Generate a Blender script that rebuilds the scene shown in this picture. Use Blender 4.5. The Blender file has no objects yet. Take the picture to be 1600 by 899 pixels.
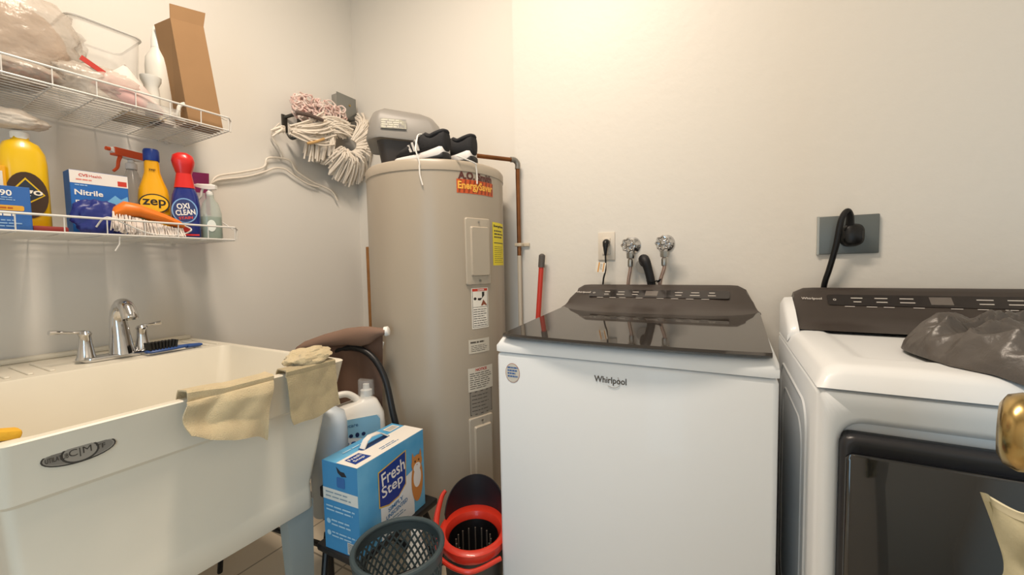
import bpy, bmesh, math, random
from mathutils import Vector, Matrix, noise
random.seed(7)
C = bpy.context.scene.collection
PI = math.pi
# ------------------------------------------------------------------ camera, light, exposure
H = 1.17
RM = ((0.8788625, -0.0088029, 0.4769939), (0.4766476, 0.0585233, -0.8771443), (-0.0201938, 0.9982472, 0.0556298))
cam = bpy.data.cameras.new('camera'); cam.sensor_width = 36; cam.lens = 622 / 1600 * 36; cam.clip_start = 0.02
co = bpy.data.objects.new('camera', cam); C.objects.link(co)
co.matrix_world = Matrix.Translation((0, 0, H)) @ Matrix(RM).to_4x4()
bpy.context.scene.camera = co
vs = bpy.context.scene.view_settings
vs.view_transform = 'Standard'; vs.look = 'None'; vs.exposure = 0.0; vs.gamma = 1; vs.use_curve_mapping = False
w = bpy.data.worlds.new('world'); bpy.context.scene.world = w; w.use_nodes = True
bg = w.node_tree.nodes['Background']; bg.inputs[0].default_value = (0.62, 0.8, 1, 1); bg.inputs[1].default_value = 0.6
CEIL_P, DAY_P = 48.5, 14.5
def lamp(name, kind, loc, rot, power, col, size, sy=None):
    l = bpy.data.lights.new(name, kind); l.energy = power; l.color = col
    if kind == 'AREA':
        l.shape = 'RECTANGLE' if sy else 'DISK'; l.size = size
        if sy: l.size_y = sy
    else: l.shadow_soft_size = size
    o = bpy.data.objects.new(name, l); C.objects.link(o); o.location = loc; o.rotation_euler = rot; return o
lamp('ceiling_lamp_light', 'AREA', (-0.70, 0.52, 3.00), (0, 0, 0), CEIL_P, (1.0, 0.84, 0.68), 0.9, 0.20)
lamp('doorway_daylight', 'AREA', (0.05, -0.98, 1.05), (math.radians(90), 0, 0), DAY_P, (0.52, 0.80, 1.0), 0.85, 1.9)

def P(x, y, **k):
    d = Matrix(RM) @ Vector((x - 800, 449.5 - y, -622))
    a, v = list(k.items())[0]; i = 'XYZ'.index(a)
    t = (v - (H if i == 2 else 0)) / d[i]
    return Vector((d[0] * t, d[1] * t, d[2] * t + H))
# ------------------------------------------------------------------ materials
def hexc(h):
    h = h.lstrip('#'); r = [int(h[i:i + 2], 16) / 255 for i in (0, 2, 4)]
    return tuple((c / 12.92 if c <= .04045 else ((c + .055) / 1.055) ** 2.4) for c in r) + (1,)
MC = {}
def mat(col, rough=.5, metal=0, bump=0, bscale=60, var=0, vscale=4, trans=0, alpha=1, spec=.5, coat=0, ior=1.45, col2=None, bdist=.002, sheen=0):
    key = (col, rough, metal, bump, bscale, var, vscale, trans, alpha, spec, coat, col2, bdist, sheen)
    if key in MC: return MC[key]
    m = bpy.data.materials.new('m_' + col.strip('#')); m.use_nodes = True; nt = m.node_tree; b = nt.nodes['Principled BSDF']
    b.inputs['Base Color'].default_value = hexc(col); b.inputs['Roughness'].default_value = rough; b.inputs['Metallic'].default_value = metal
    b.inputs['Transmission Weight'].default_value = trans; b.inputs['Alpha'].default_value = alpha; b.inputs['IOR'].default_value = ior
    b.inputs['Specular IOR Level'].default_value = spec; b.inputs['Coat Weight'].default_value = coat
    if sheen: b.inputs['Sheen Weight'].default_value = sheen
    tc = nt.nodes.new('ShaderNodeTexCoord')
    if var or col2:
        n = nt.nodes.new('ShaderNodeTexNoise'); n.inputs['Scale'].default_value = vscale; n.inputs['Detail'].default_value = 5
        nt.links.new(tc.outputs['Object'], n.inputs['Vector'])
        mx = nt.nodes.new('ShaderNodeMix'); mx.data_type = 'RGBA'
        c = hexc(col); c2 = hexc(col2) if col2 else tuple(v * (1 - var) for v in c[:3]) + (1,)
        mx.inputs['A'].default_value = c; mx.inputs['B'].default_value = c2
        rp = nt.nodes.new('ShaderNodeMapRange'); rp.inputs[1].default_value = .38; rp.inputs[2].default_value = .62
        nt.links.new(n.outputs['Fac'], rp.inputs[0]); nt.links.new(rp.outputs[0], mx.inputs['Factor'])
        nt.links.new(mx.outputs['Result'], b.inputs['Base Color'])
    if bump:
        n = nt.nodes.new('ShaderNodeTexNoise'); n.inputs['Scale'].default_value = bscale; n.inputs['Detail'].default_value = 4
        nt.links.new(tc.outputs['Object'], n.inputs['Vector'])
        bp = nt.nodes.new('ShaderNodeBump'); bp.inputs['Strength'].default_value = bump; bp.inputs['Distance'].default_value = bdist
        nt.links.new(n.outputs['Fac'], bp.inputs['Height']); nt.links.new(bp.outputs[0], b.inputs['Normal'])
    MC[key] = m; return m
def tiles():
    m = bpy.data.materials.new('m_floor'); m.use_nodes = True; nt = m.node_tree; b = nt.nodes['Principled BSDF']
    tc = nt.nodes.new('ShaderNodeTexCoord'); br = nt.nodes.new('ShaderNodeTexBrick'); br.offset = 0
    for i, v in (('Scale', 1), ('Brick Width', .33), ('Row Height', .33), ('Mortar Size', .004)): br.inputs[i].default_value = v
    br.inputs['Color1'].default_value = hexc('#cfc2ad'); br.inputs['Color2'].default_value = hexc('#c9baa4'); br.inputs['Mortar'].default_value = hexc('#8d8474')
    nt.links.new(tc.outputs['Object'], br.inputs['Vector']); nt.links.new(br.outputs['Color'], b.inputs['Base Color']); b.inputs['Roughness'].default_value = .35
    return m
# ------------------------------------------------------------------ mesh builder
def ident(): return Matrix.Identity(4)
class MB:
    def __init__(s): s.v = []; s.f = []; s.fm = []; s.m = []
    def mi(s, m):
        if m not in s.m: s.m.append(m)
        return s.m.index(m)
    def add(s, vs_, fs, m, M=None):
        o = len(s.v); k = s.mi(m)
        s.v += [(M @ Vector(p)) if M else Vector(p) for p in vs_]
        for f in fs: s.f.append([i + o for i in f]); s.fm.append(k)
        return s
    def box(s, c, d, m, M=None, bev=0, seg=2, taper=None):
        bm = bmesh.new(); bmesh.ops.create_cube(bm, size=1)
        for v in bm.verts:
            v.co = Vector((v.co.x * d[0], v.co.y * d[1], v.co.z * d[2]))
            if taper and v.co.z < 0: v.co.x *= taper[0]; v.co.y *= taper[1]
            v.co += Vector(c)
        if bev: bmesh.ops.bevel(bm, geom=bm.edges[:], offset=bev, segments=seg, affect='EDGES', profile=.5)
        bm.verts.index_update()
        s.add([v.co.copy() for v in bm.verts], [[v.index for v in f.verts] for f in bm.faces], m, M); bm.free(); return s
    def loft(s, rings, m, M=None, cap=True, closed=True, loop=False):
        n = len(rings[0]); vs_ = [p for r in rings for p in r]; fs = []
        R = len(rings)
        for i in range(R if loop else R - 1):
            a, b = i * n, ((i + 1) % R) * n
            for j in range(n if closed else n - 1):
                k = (j + 1) % n; fs.append([a + j, a + k, b + k, b + j])
        if cap and closed and not loop: fs.append(list(range(n))[::-1]); fs.append([(R - 1) * n + j for j in range(n)])
        return s.add(vs_, fs, m, M)
    def tube(s, pts, r, m, seg=8, M=None, closed=False, smooth=0):
        pts = [Vector(p) for p in pts]
        if smooth: pts = spline(pts, smooth, closed)
        n = len(pts); rr = r if isinstance(r, (list, tuple)) else [r] * n
        if len(rr) != n: rr = [rr[min(len(rr) - 1, int(i * (len(rr) - 1) / (n - 1) + .5))] if False else lerp_list(rr, i / (n - 1)) for i in range(n)]
        rings = []; up = None
        for i, p in enumerate(pts):
            if closed: t = pts[(i + 1) % n] - pts[i - 1]
            else: t = pts[min(i + 1, n - 1)] - pts[max(i - 1, 0)]
            t.normalize()
            if up is None: up = t.orthogonal().normalized()
            up = (up - t * up.dot(t)); up = up.normalized() if up.length > 1e-6 else t.orthogonal().normalized()
            q = t.cross(up)
            rings.append([p + (up * math.cos(a) + q * math.sin(a)) * rr[i] for a in [2 * PI * j / seg for j in range(seg)]])
        return s.loft(rings, m, M, loop=closed)
    def lathe(s, prof, m, seg=28, M=None, sx=1, sy=1, cap=False, fn=None):
        rings = []
        for r, z in prof:
            ring = []
            for j in range(seg):
                a = 2 * PI * j / seg; k = fn(a) if fn else 1
                ring.append(Vector((r * k * math.cos(a) * sx, r * k * math.sin(a) * sy, z)))
            rings.append(ring)
        return s.loft(rings, m, M, cap=cap)
    def prism(s, pts, z0, z1, m, M=None, bev=0, seg=2):
        n = len(pts); bm = bmesh.new()
        a = [bm.verts.new((p[0], p[1], z0)) for p in pts]; b = [bm.verts.new((p[0], p[1], z1)) for p in pts]
        bm.faces.new(a[::-1]); bm.faces.new(b)
        for i in range(n): bm.faces.new([a[i], a[(i + 1) % n], b[(i + 1) % n], b[i]])
        bm.normal_update()
        if bev: bmesh.ops.bevel(bm, geom=[e for e in bm.edges if abs(e.verts[0].co.z - e.verts[1].co.z) < 1e-6], offset=bev, segments=seg, affect='EDGES', profile=.5)
        bm.verts.index_update()
        s.add([v.co.copy() for v in bm.verts], [[v.index for v in f.verts] for f in bm.faces], m, M); bm.free(); return s
    def grid(s, fn, nu, nv, m, M=None, thick=0):
        vs_ = [fn(i / nu, j / nv) for i in range(nu + 1) for j in range(nv + 1)]; vs_ = [Vector(p) for p in vs_]
        W = nv + 1; fs = [[i * W + j, (i + 1) * W + j, (i + 1) * W + j + 1, i * W + j + 1] for i in range(nu) for j in range(nv)]
        if thick:
            nn = [Vector() for _ in vs_]
            for f in fs:
                q = (vs_[f[2]] - vs_[f[0]]).cross(vs_[f[3]] - vs_[f[1]])
                for k in f: nn[k] += q
            o = len(vs_); vs_ = vs_ + [p - n_.normalized() * thick if n_.length > 0 else p for p, n_ in zip(vs_, nn)]
            fs2 = [[k + o for k in f[::-1]] for f in fs]; fs = fs + fs2
            bd = [i * W for i in range(nu + 1)] + [nu * W + j for j in range(1, W)] + [i * W + nv for i in range(nu - 1, -1, -1)] + [j for j in range(nv - 1, 0, -1)]
            for a, b in zip(bd, bd[1:] + bd[:1]): fs.append([b, a, a + o, b + o])
        return s.add(vs_, fs, m, M)
    # flat artwork: x right, z up, facing -y
    def rect(s, x0, z0, x1, z1, m, M=None, y=-.0006, wf=None, nx=1):
        vs_ = []
        for i in range(nx + 1):
            x = x0 + (x1 - x0) * i / nx; vs_ += [(x, y, z0), (x, y, z1)]
        vs_ = [Vector(p) for p in vs_]
        if wf: vs_ = [wf(p) for p in vs_]
        return s.add(vs_, [[2 * i, 2 * i + 2, 2 * i + 3, 2 * i + 1] for i in range(nx)], m, M)
    def poly(s, pts, m, M=None, y=-.0006, wf=None):
        vs_ = [Vector((p[0], y, p[1])) for p in pts]
        if wf: vs_ = [wf(p) for p in vs_]
        return s.add(vs_, [list(range(len(pts)))], m, M)
    def ell(s, cx, cz, rx, rz, m, M=None, y=-.0006, wf=None, n=28):
        return s.poly([(cx + rx * math.cos(2 * PI * i / n), cz + rz * math.sin(2 * PI * i / n)) for i in range(n)], m, M, y, wf)
    def text(s, t, cx, cz, h, m, M=None, y=-.0012, wf=None, bold=0, width=None, shear=0, rot=0):
        cu = bpy.data.curves.new('t', 'FONT'); cu.body = t; cu.size = 1; cu.align_x = 'CENTER'; cu.align_y = 'CENTER'; cu.resolution_u = 3
        cu.offset = bold; cu.shear = shear
        ob = bpy.data.objects.new('t', cu); C.objects.link(ob); bpy.context.view_layer.update()
        me = ob.to_mesh()
        vv = [v.co.copy() for v in me.vertices]; ff = [list(p.vertices) for p in me.polygons]
        ob.to_mesh_clear(); bpy.data.objects.remove(ob); bpy.data.curves.remove(cu)
        if not vv: return s
        x0 = min(v.x for v in vv); x1 = max(v.x for v in vv); y0 = min(v.y for v in vv); y1 = max(v.y for v in vv)
        kz = h / (y1 - y0); kx = width / (x1 - x0) if width else kz
        out = []
        for v in vv:
            a = (v.x - (x0 + x1) / 2) * kx; b = (v.y - (y0 + y1) / 2) * kz
            c_, s_ = math.cos(rot), math.sin(rot)
            p = Vector((cx + a * c_ - b * s_, y, cz + a * s_ + b * c_)); out.append(wf(p) if wf else p)
        return s.add(out, ff, m, M)
    def lines(s, x0, z0, x1, z1, n, m, M=None, wf=None, y=-.0012, fill=.45, seed=1, nx=1):
        r = random.Random(seed); h = (z1 - z0) / n
        for i in range(n):
            z = z1 - (i + .5) * h; xe = x0 + (x1 - x0) * r.uniform(.72, 1); x = x0
            while x < xe - .001:
                l = min((x1 - x0) * r.uniform(.1, .3), xe - x); s.rect(x, z - h * fill / 2, x + l, z + h * fill / 2, m, M, y, wf, nx); x += l + (x1 - x0) * .035
        return s
    def build(s, name, parent=None, smooth=True, ang=35, sub=0, fix=True):
        me = bpy.data.meshes.new(name); pi = parent.matrix_world.inverted() if False else None
        me.from_pydata([tuple(p) for p in s.v], [], s.f)
        for m in s.m: me.materials.append(m)
        me.polygons.foreach_set('material_index', s.fm)
        me.update()
        if fix:
            bm = bmesh.new(); bm.from_mesh(me); bmesh.ops.recalc_face_normals(bm, faces=[f for f in bm.faces if len(f.verts) > 0 and f.material_index >= 0]); bm.to_mesh(me); bm.free()
        if smooth:
            me.polygons.foreach_set('use_smooth', [True] * len(me.polygons)); me.set_sharp_from_angle(angle=math.radians(ang))
        o = bpy.data.objects.new(name, me); C.objects.link(o)
        if parent: o.parent = parent
        if sub: md = o.modifiers.new('s', 'SUBSURF'); md.levels = sub; md.render_levels = sub
        return o
def lerp_list(l, t):
    x = t * (len(l) - 1); i = min(int(x), len(l) - 2); return l[i] + (l[i + 1] - l[i]) * (x - i)
def spline(pts, k, closed=False):
    out = []; n = len(pts)
    g = (lambda i: pts[i % n]) if closed else (lambda i: pts[max(0, min(n - 1, i))])
    for i in range(n if closed else n - 1):
        a, b, c, d = g(i - 1), g(i), g(i + 1), g(i + 2)
        for j in range(k):
            t = j / k
            out.append(.5 * ((2 * b) + (c - a) * t + (2 * a - 5 * b + 4 * c - d) * t * t + (3 * b - a - 3 * c + d) * t ** 3))
    if not closed: out.append(pts[-1])
    return out
def thing(name, label, cat, loc=(0, 0, 0), rz=0, group=None):
    o = bpy.data.objects.new(name, None); C.objects.link(o); o.location = loc; o.rotation_euler = (0, 0, rz); o.empty_display_size = .05
    o['label'] = label; o['category'] = cat
    if group: o['group'] = group
    return o
def tag(o, label, cat, group=None):
    o['label'] = label; o['category'] = cat
    if group: o['group'] = group
    return o
def struct(o): o['kind'] = 'structure'; return o
def T(*p): return Matrix.Translation(Vector(p))
def face(o, n, up=(0, 0, 1)):
    n = Vector(n).normalized(); u = Vector(up); u = (u - n * u.dot(n)).normalized(); r = u.cross(n)
    return Matrix(((r.x, -n.x, u.x, o[0]), (r.y, -n.y, u.y, o[1]), (r.z, -n.z, u.z, o[2]), (0, 0, 0, 1)))
def rrect(x0, z0, x1, z1, r, n=5):
    out = []
    for cx, cz, a0 in ((x1 - r, z1 - r, 0), (x0 + r, z1 - r, 90), (x0 + r, z0 + r, 180), (x1 - r, z0 + r, 270)):
        for i in range(n + 1):
            a = math.radians(a0 + 90 * i / n); out.append((cx + r * math.cos(a), cz + r * math.sin(a)))
    return out
def RX(d): return Matrix.Rotation(math.radians(d), 4, 'X')
def RY(d): return Matrix.Rotation(math.radians(d), 4, 'Y')
def RZ(d): return Matrix.Rotation(math.radians(d), 4, 'Z')

WALL = mat('#dedad2', .45, bump=.22, bscale=30, bdist=.005, spec=.4)
WALLS = mat('#dedad2', .55, bump=.10, bscale=22, bdist=.004, spec=.3)
WHITE = mat('#e3e6e8', .40, coat=.12); WHITE2 = mat('#dcdddc', .35)
DARK = mat('#3b3632', .18, coat=.6); DARKM = mat('#3d3632', .34); STRIP = mat('#2c2827', .16)
GLASS = mat('#332f2c', .04, spec=.55); PRINT = mat('#cfcac4', .4); BLACK = mat('#0d0d0e', .35); BLK2 = mat('#17171a', .55)
CHROME = mat('#cfcfd0', .12, metal=1); STEEL = mat('#a9a9a6', .3, metal=1); BRASS = mat('#b39a66', .22, metal=1)
# ------------------------------------------------------------------ room shell
XL, YB, YA, XR, YF, ZC = -2.036, 1.70, 1.76, 1.05, -1.05, 3.08
XE = -0.894
def slab(name, c, d, m): return struct(MB().box(c, d, m).build(name, smooth=False))
slab('floor', ((XL + XR) / 2, .35, -.05), (XR - XL + .4, 3.2, .1), tiles())
slab('ceiling', ((XL + XR) / 2, .35, ZC + .05), (XR - XL + .4, 3.2, .1), mat('#e2ddd4', .7))
slab('wall_left', (XL - .05, .35, ZC / 2), (.1, 3.02, ZC), WALLS)
slab('wall_alcove', ((XL + XE) / 2, YA + .05, ZC / 2), (XE - XL, .1, ZC), WALLS)
slab('wall_back', ((XE + XR) / 2, YB + .08, ZC / 2), (XR - XE, .16, ZC), WALL)
slab('wall_right', (XR + .05, .35, ZC / 2), (.1, 3.02, ZC), WALLS)
fw = MB()
fw.box(((XL - .4) / 2, YF - .05, ZC / 2), (-.4 - XL, .1, ZC), WALLS); fw.box(((XR + .5) / 2, YF - .05, ZC / 2), (XR - .5, .1, ZC), WALLS)
fw.box((.05, YF - .05, (ZC + 2.05) / 2), (.9, .1, ZC - 2.05), WALLS)
struct(fw.build('wall_front', smooth=False))

# ------------------------------------------------------------------ washing machine
wm = thing('washing_machine', 'white top load washing machine with dark glass lid below the two water valves', 'washing machine', (-.252, 1.34, 0))
W0 = T(.252, -1.34, 0)   # world -> local
xa, xb, yf, yb, zs = -.602, .098, 1.003, 1.636, .9145
m = MB(); m.box(((xa + xb) / 2, (yf + yb) / 2, (zs + .03) / 2), (xb - xa, yb - yf, zs - .03), WHITE, W0, bev=.012, seg=3)
m.build('cabinet', wm)
for sx in (xa + .05, xb - .05):
    for sy in (yf + .06, yb - .06): m = MB(); m.box((sx, sy, .015), (.04, .04, .03), BLK2, W0); m.build('leg', wm)
m = MB()   # top panel with a rolled front edge
prof = [(yf - .002, zs + .0025), (yf - .003, zs + .02), (yf + .004, zs + .034), (yf + .018, zs + .042), (yb - .02, zs + .062), (yb, zs + .06), (yb, zs + .0025)]
rings = []
for x, k in ((xa - .001, 1), (xa + .012, 0), (xb - .012, 0), (xb + .001, 1)):
    rings.append([Vector((x, y + (.006 if k and y < 1.1 else 0), z - (.012 if k and z > zs + .03 else 0))) for y, z in prof])
m.loft(rings, WHITE, W0); m.build('top_panel', wm, ang=50)
# lid : dark glass, bowed front
lid = MB()
def lidpt(u, v, dz):
    bow = .022 * (1 - (2 * u - 1) ** 2)
    y = 1.0 - bow + (1.50 - 1.0 + bow) * v
    xl = -.579 + .0 * v; xr = .085 + .006 * v
    return Vector((xl + (xr - xl) * u, y, .9715 + .030 * v + dz))
rings = []
for k in range(17):
    u = k / 16
    rings.append([lidpt(u, 0, -.012) + Vector((0, .006, 0)), lidpt(u, 0, -.006), lidpt(u, 0, 0) + Vector((0, .004, 0)), lidpt(u, .5, 0), lidpt(u, 1, 0), lidpt(u, 1, -.012)])
lid.loft(rings, GLASS, W0); lid.build('lid', wm, ang=50)
# console
def console(parent, M, x0b, x1b, x0t, x1t, ybc, ybe, zb, zt, name='console', yt=1.598, n=24):
    mb = MB(); rings = []
    for k in range(n + 1):
        u = k / n; e = abs(2 * u - 1) ** 5
        yb_ = ybc + (ybe - ybc) * e
        xb_ = x0b + (x1b - x0b) * u; xt = x0t + (x1t - x0t) * u; rz_ = -.016 * abs(2 * u - 1) ** 24
        ring = [(xb_, yb_, zb), (xb_, yb_ + .012, zb + .004), (xb_ * .8 + xt * .2, yb_ + (yt - yb_) * .26, zb + .0095), (xb_ * .66 + xt * .34, yb_ + (yt - yb_) * .42, zb + .019), (xb_ * .5 + xt * .5, yb_ + (yt - yb_) * .54, zb + .034),
                (xt, yt, zt - .01 + rz_), (xt, yt + .012, zt + rz_), (xt, yt + .03, zt + rz_), (xt, yt + .038, zt - .01 + rz_), (xb_, yt + .04, zb - .02)]
        rings.append([Vector(p) for p in ring])
    mb.loft(rings, DARKM, M); return mb.build(name, parent, ang=40)
console(wm, W0, -.588, .094, -.556, .056, 1.405, 1.49, .996, 1.0835)
def ctrl(parent, M, x0, x1, z0, z1, ym, seed, logo_x, disp):
    # control strip lies in the tilted console face; ym(z) gives the face depth
    dy = ym(z1) - ym(z0); dz = z1 - z0; L = math.hypot(dy, dz)
    n = Vector((0, -dz, dy)).normalized()
    F = M @ face(((x0 + x1) / 2, ym((z0 + z1) / 2) , (z0 + z1) / 2), n)
    hw = (x1 - x0) / 2; hh = L / 2
    mb = MB(); mb.poly(rrect(-hw, -hh, hw, hh, hh * .35), STRIP, F, y=-.002)
    mb.rect(disp - hw * .09, -hh * .62, disp + hw * .09, hh * .7, mat('#6b6560', .3), F, y=-.0026)
    r = random.Random(seed)
    for row in (.35, -.35):
        for q in (-.72, -.5, -.28, .34, .56, .78):
            l = hw * r.uniform(.035, .065); mb.rect(q * hw - l, row * hh - hh * .07, q * hw + l, row * hh + hh * .07, PRINT, F, y=-.0026)
    for q in (-.8, -.6, -.45, -.2, .1, .3, .5, .7): mb.rect(q * hw - .012, -hh * 1.28, q * hw + .012, -hh * 1.18, PRINT, F, y=-.0022)
    mb.text('o', -hw * .93, 0, hh * .35, PRINT, F, y=-.0026)
    mb.build('control_panel', parent, smooth=False, fix=False)
    mb = MB(); mb.text('Whirlpool', logo_x - (x0 + x1) / 2, hh * .1, hh * .55, PRINT, F, y=-.0024, bold=.012); mb.build('console_logo', parent, smooth=False, fix=False)
fy = lambda z: 1.509 + (z - 1.030) / (1.0735 - 1.030) * (1.598 - 1.509)
ctrl(wm, W0, -.488, .005, 1.040, 1.064, fy, 3, -.520, -.01)
m = MB(); F = W0 @ face((-.252, yf, .868), (0, -1, 0))
m.text('Whirlpool', -.012, 0, .022, mat('#5c5650', .25, metal=.8), F, bold=.014, width=.083, y=-.0015)
m.tube([(-.018, -.001, -.013), (-.002, -.001, -.016), (.012, -.001, -.008), (.008, -.001, .012)], .0006, mat('#a89c90', .3, metal=.8), 4, F, smooth=5)
m.build('front_logo', wm, smooth=False, fix=False)
pz = P(801, 583, Y=yf)
m = MB(); F = W0 @ face(pz, (0, -1, 0)); m.ell(0, 0, .0235, .0285, mat('#a9653f', .5), F); m.ell(0, 0, .0222, .027, mat('#c9c4ba', .5), F, y=-.0009)
m.lines(-.016, -.014, .018, .020, 4, mat('#2f5f9e', .5), F, y=-.0015, fill=.5, seed=2)
m.build('service_sticker', wm, smooth=False, fix=False)

# ------------------------------------------------------------------ dryer
dr = thing('clothes_dryer', 'white front load dryer with dark glass door right of the washing machine', 'dryer', (.52, 1.33, 0)); D0 = T(-.52, -1.33, 0)
dx0, dx1, dyf, dyb = .156, .87, .968, 1.640
m = MB()
# cabinet as rings front to back with a soft bezel around the door
o_ = rrect(dx0, .03, dx1, zs, .012)
mx_, mz_ = (dx0 + dx1) / 2, (zs + .03) / 2
def ringy(x0, z0, x1, z1, r, y): return [Vector((p[0], y, p[1])) for p in rrect(x0, z0, x1, z1, r, 6)]
rings = [ringy(dx0, .03, dx1, zs, .010, dyb), ringy(dx0, .03, dx1, zs, .010, dyf + .01), ringy(dx0 + .006, .036, dx1 - .006, zs - .004, .010, dyf),
         ringy(dx0 + .030, .09, dx1 - .030, .868, .045, dyf - .001), ringy(dx0 + .040, .10, dx1 - .040, .857, .04, dyf + .010), ringy(dx0 + .046, .11, dx1 - .046, .846, .035, dyf + .03)]
m.loft(rings, WHITE, D0); m.build('cabinet', dr, ang=60)
m = MB()
for r0, w_ in ((.10, .004), (.16, .003)):
    pts = [Vector((dx0, y, z)) for y, z in rrect(dyf + r0, r0 + .02, dyb - r0, zs - r0 + .03, .06, 6)]
    m.tube(pts, w_, WHITE, 6, D0, closed=True)
m.build('side_panel', dr)
for sx in (dx0 + .05, dx1 - .05):
    for sy in (dyf + .06, dyb - .06): m = MB(); m.box((sx, sy, .015), (.04, .04, .03), BLK2, D0); m.build('leg', dr)
m = MB()
def dtop(u, v):
    x = dx0 + (dx1 - dx0) * u; y = dyf - .002 + (dyb - dyf) * v
    du = min(u, 1 - u) * (dx1 - dx0); dv = v * (dyb - dyf)
    z = zs + .003 + .042 * (1 - max(0, 1 - du / .055) ** 2.2) ** .5 * (1 - max(0, 1 - dv / .05) ** 2.2) ** .5
    k = max(0, min(1, (du - .085) / .02)) * max(0, min(1, (dv - .12) / .025)); k = k * k * (3 - 2 * k)
    return (x, y, z - .007 * k)
m.grid(dtop, 64, 64, WHITE, D0, thick=0)
m.box(((dx0 + dx1) / 2, (dyf + dyb) / 2, zs + .0045), (dx1 - dx0 - .008, dyb - dyf - .006, .003), WHITE, D0)
m.build('top_panel', dr, ang=60)
for sx, s1 in ((dx0 + .001, 1), (dx1 - .001, -1)):   # white end shoulder beside the console
    m = MB(); ys = [(1.43, .957), (1.52, 1.010), (1.60, 1.045), (1.632, 1.035), (1.632, .94), (1.43, .94)]
    m.loft([[Vector((sx, y, z - .014)) for y, z in ys], [Vector((sx + s1 * .008, y, z)) for y, z in ys], [Vector((sx + s1 * .030, y, z + .002)) for y, z in ys]], WHITE, D0); m.build('console_end', dr, ang=60)
console(dr, D0, .166, .860, .192, .834, 1.44, 1.45, .962, 1.077)
fy2 = lambda z: 1.5255 + (z - .996) / (1.067 - .996) * (1.598 - 1.5255)
ctrl(dr, D0, .275, .79, 1.026, 1.056, fy2, 5, .235, -.0)
m = MB()   # door
DF = D0 @ face((.51, .962, .47), (0, -1, 0))
gx0, gx1, gz0, gz1 = -.316, .316, -.34, .362
m.loft([[Vector((p[0], y, p[1])) for p in rrect(gx0 + e, gz0 + e, gx1 - e, gz1 - e, .022 - e * .5, 6)] for y, e in ((.03, 0), (.0, 0), (-.006, .006), (-.006, .014), (-.003, .017))], mat('#29292c', .32), DF)
m.build('door_frame', dr, ang=50)
m = MB(); m.loft([[Vector((p[0], y, p[1])) for p in rrect(gx0 + e, gz0 + e, gx1 - e, gz1 - .026 - e, .012, 5)] for y, e in ((-.002, .006), (-.010, .007), (-.012, .010))], mat('#101114', .07, coat=1, spec=.7), DF)
m.build('door_glass', dr, ang=50)

# ------------------------------------------------------------------ water heater
HX, HY, HR, HZ = -1.167, 1.448, .30, 1.583
TANK = mat('#a89c8b', .33, bump=.06, bscale=5, bdist=.01, spec=.5); TANK2 = mat('#b3a897', .38)
wh = thing('water_heater', 'tall cylindrical beige water heater standing in the back left corner', 'water heater', (HX, HY, 0))
m = MB(); m.lathe([(.0, .05), (HR - .01, .05), (HR - .01, .07), (HR, .075), (HR, HZ - .035)], TANK, 72); m.build('tank', wh)
m = MB(); m.lathe([(HR - .03, 0), (HR - .03, .05)], BLK2, 40, cap=True); m.build('base', wh)
m = MB(); m.lathe([(HR + .0005, HZ - .045), (HR + .003, HZ - .043), (HR + .003, HZ - .012), (HR - .004, HZ - .002), (HR - .02, HZ), (0, HZ)], TANK, 72); m.build('top_cap', wh)
def cyl(xoff):  # label frame on the tank, centred at angle of pixel column
    def wf(p):
        a = ang0 + (p.x) / HR; r = HR - p.y
        return Vector((r * math.cos(a), r * math.sin(a), p.z))
    ang0 = xoff; return wf
def tank_at(px, py):  # tank surface hit for a photo pixel -> angle, z
    d = P(px, py, Y=1.0); d = Vector((d.x, d.y, d.z - H)); k = math.hypot(d.x, d.y); u = Vector((d.x / k, d.y / k)); cdot = u.x * HX + u.y * HY
    perp = math.sqrt(max(0, HX * HX + HY * HY - cdot * cdot)); t = cdot - math.sqrt(max(0, HR * HR - perp * perp))
    return math.atan2(u.y * t - HY, u.x * t - HX), H + d.z / k * t
def tlabel(x0, y0, x1, y1, name, draw, base='#d8d2c6', label=None):
    a0, z1 = tank_at(x0, y0); a1, z1b = tank_at(x1, y0); _, z0 = tank_at(x0, y1)
    if a1 < a0: a1 += 2 * PI if a0 - a1 > PI else 0
    hw = (a1 - a0) * HR / 2; hh = (z1 - z0) / 2; wf_ = cyl((a0 + a1) / 2); zc = (z0 + z1) / 2
    g = lambda p: wf_(Vector((p.x, p.y, p.z + zc)))
    mb = MB()
    if base: mb.rect(-hw, -hh, hw, hh, mat(base, .5), None, -.0008, g, 10)
    draw(mb, hw, hh, g); o = mb.build(name, wh, smooth=False, fix=False)
    if label: o['label'] = label
def d_brand(mb, w_, h_, g): mb.text('A.O. Smith', 0, 0, h_ * 1.6, mat('#5a2f2a', .5), None, -.0012, g, bold=.05, width=w_ * 2)
tlabel(715, 265, 767, 281, 'brand_name', d_brand, None)
def d_es(mb, w_, h_, g):
    for i in range(9):
        x = -w_ + (i + .5) * w_ * 2 / 9; mb.poly([(x - .004, -h_ * .9), (x + .004, -h_ * .9), (x + .012, h_ * .9), (x + .004, h_ * .9)], mat('#8e3a1e', .5), None, -.001, g)
    mb.text('EnergySaver', 0, 0, h_ * 1.45, mat('#f2b24a', .5), None, -.0016, g, bold=.03, width=w_ * 1.9)
tlabel(713, 279, 769, 301, 'energy_label', d_es, '#c85527')
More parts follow.
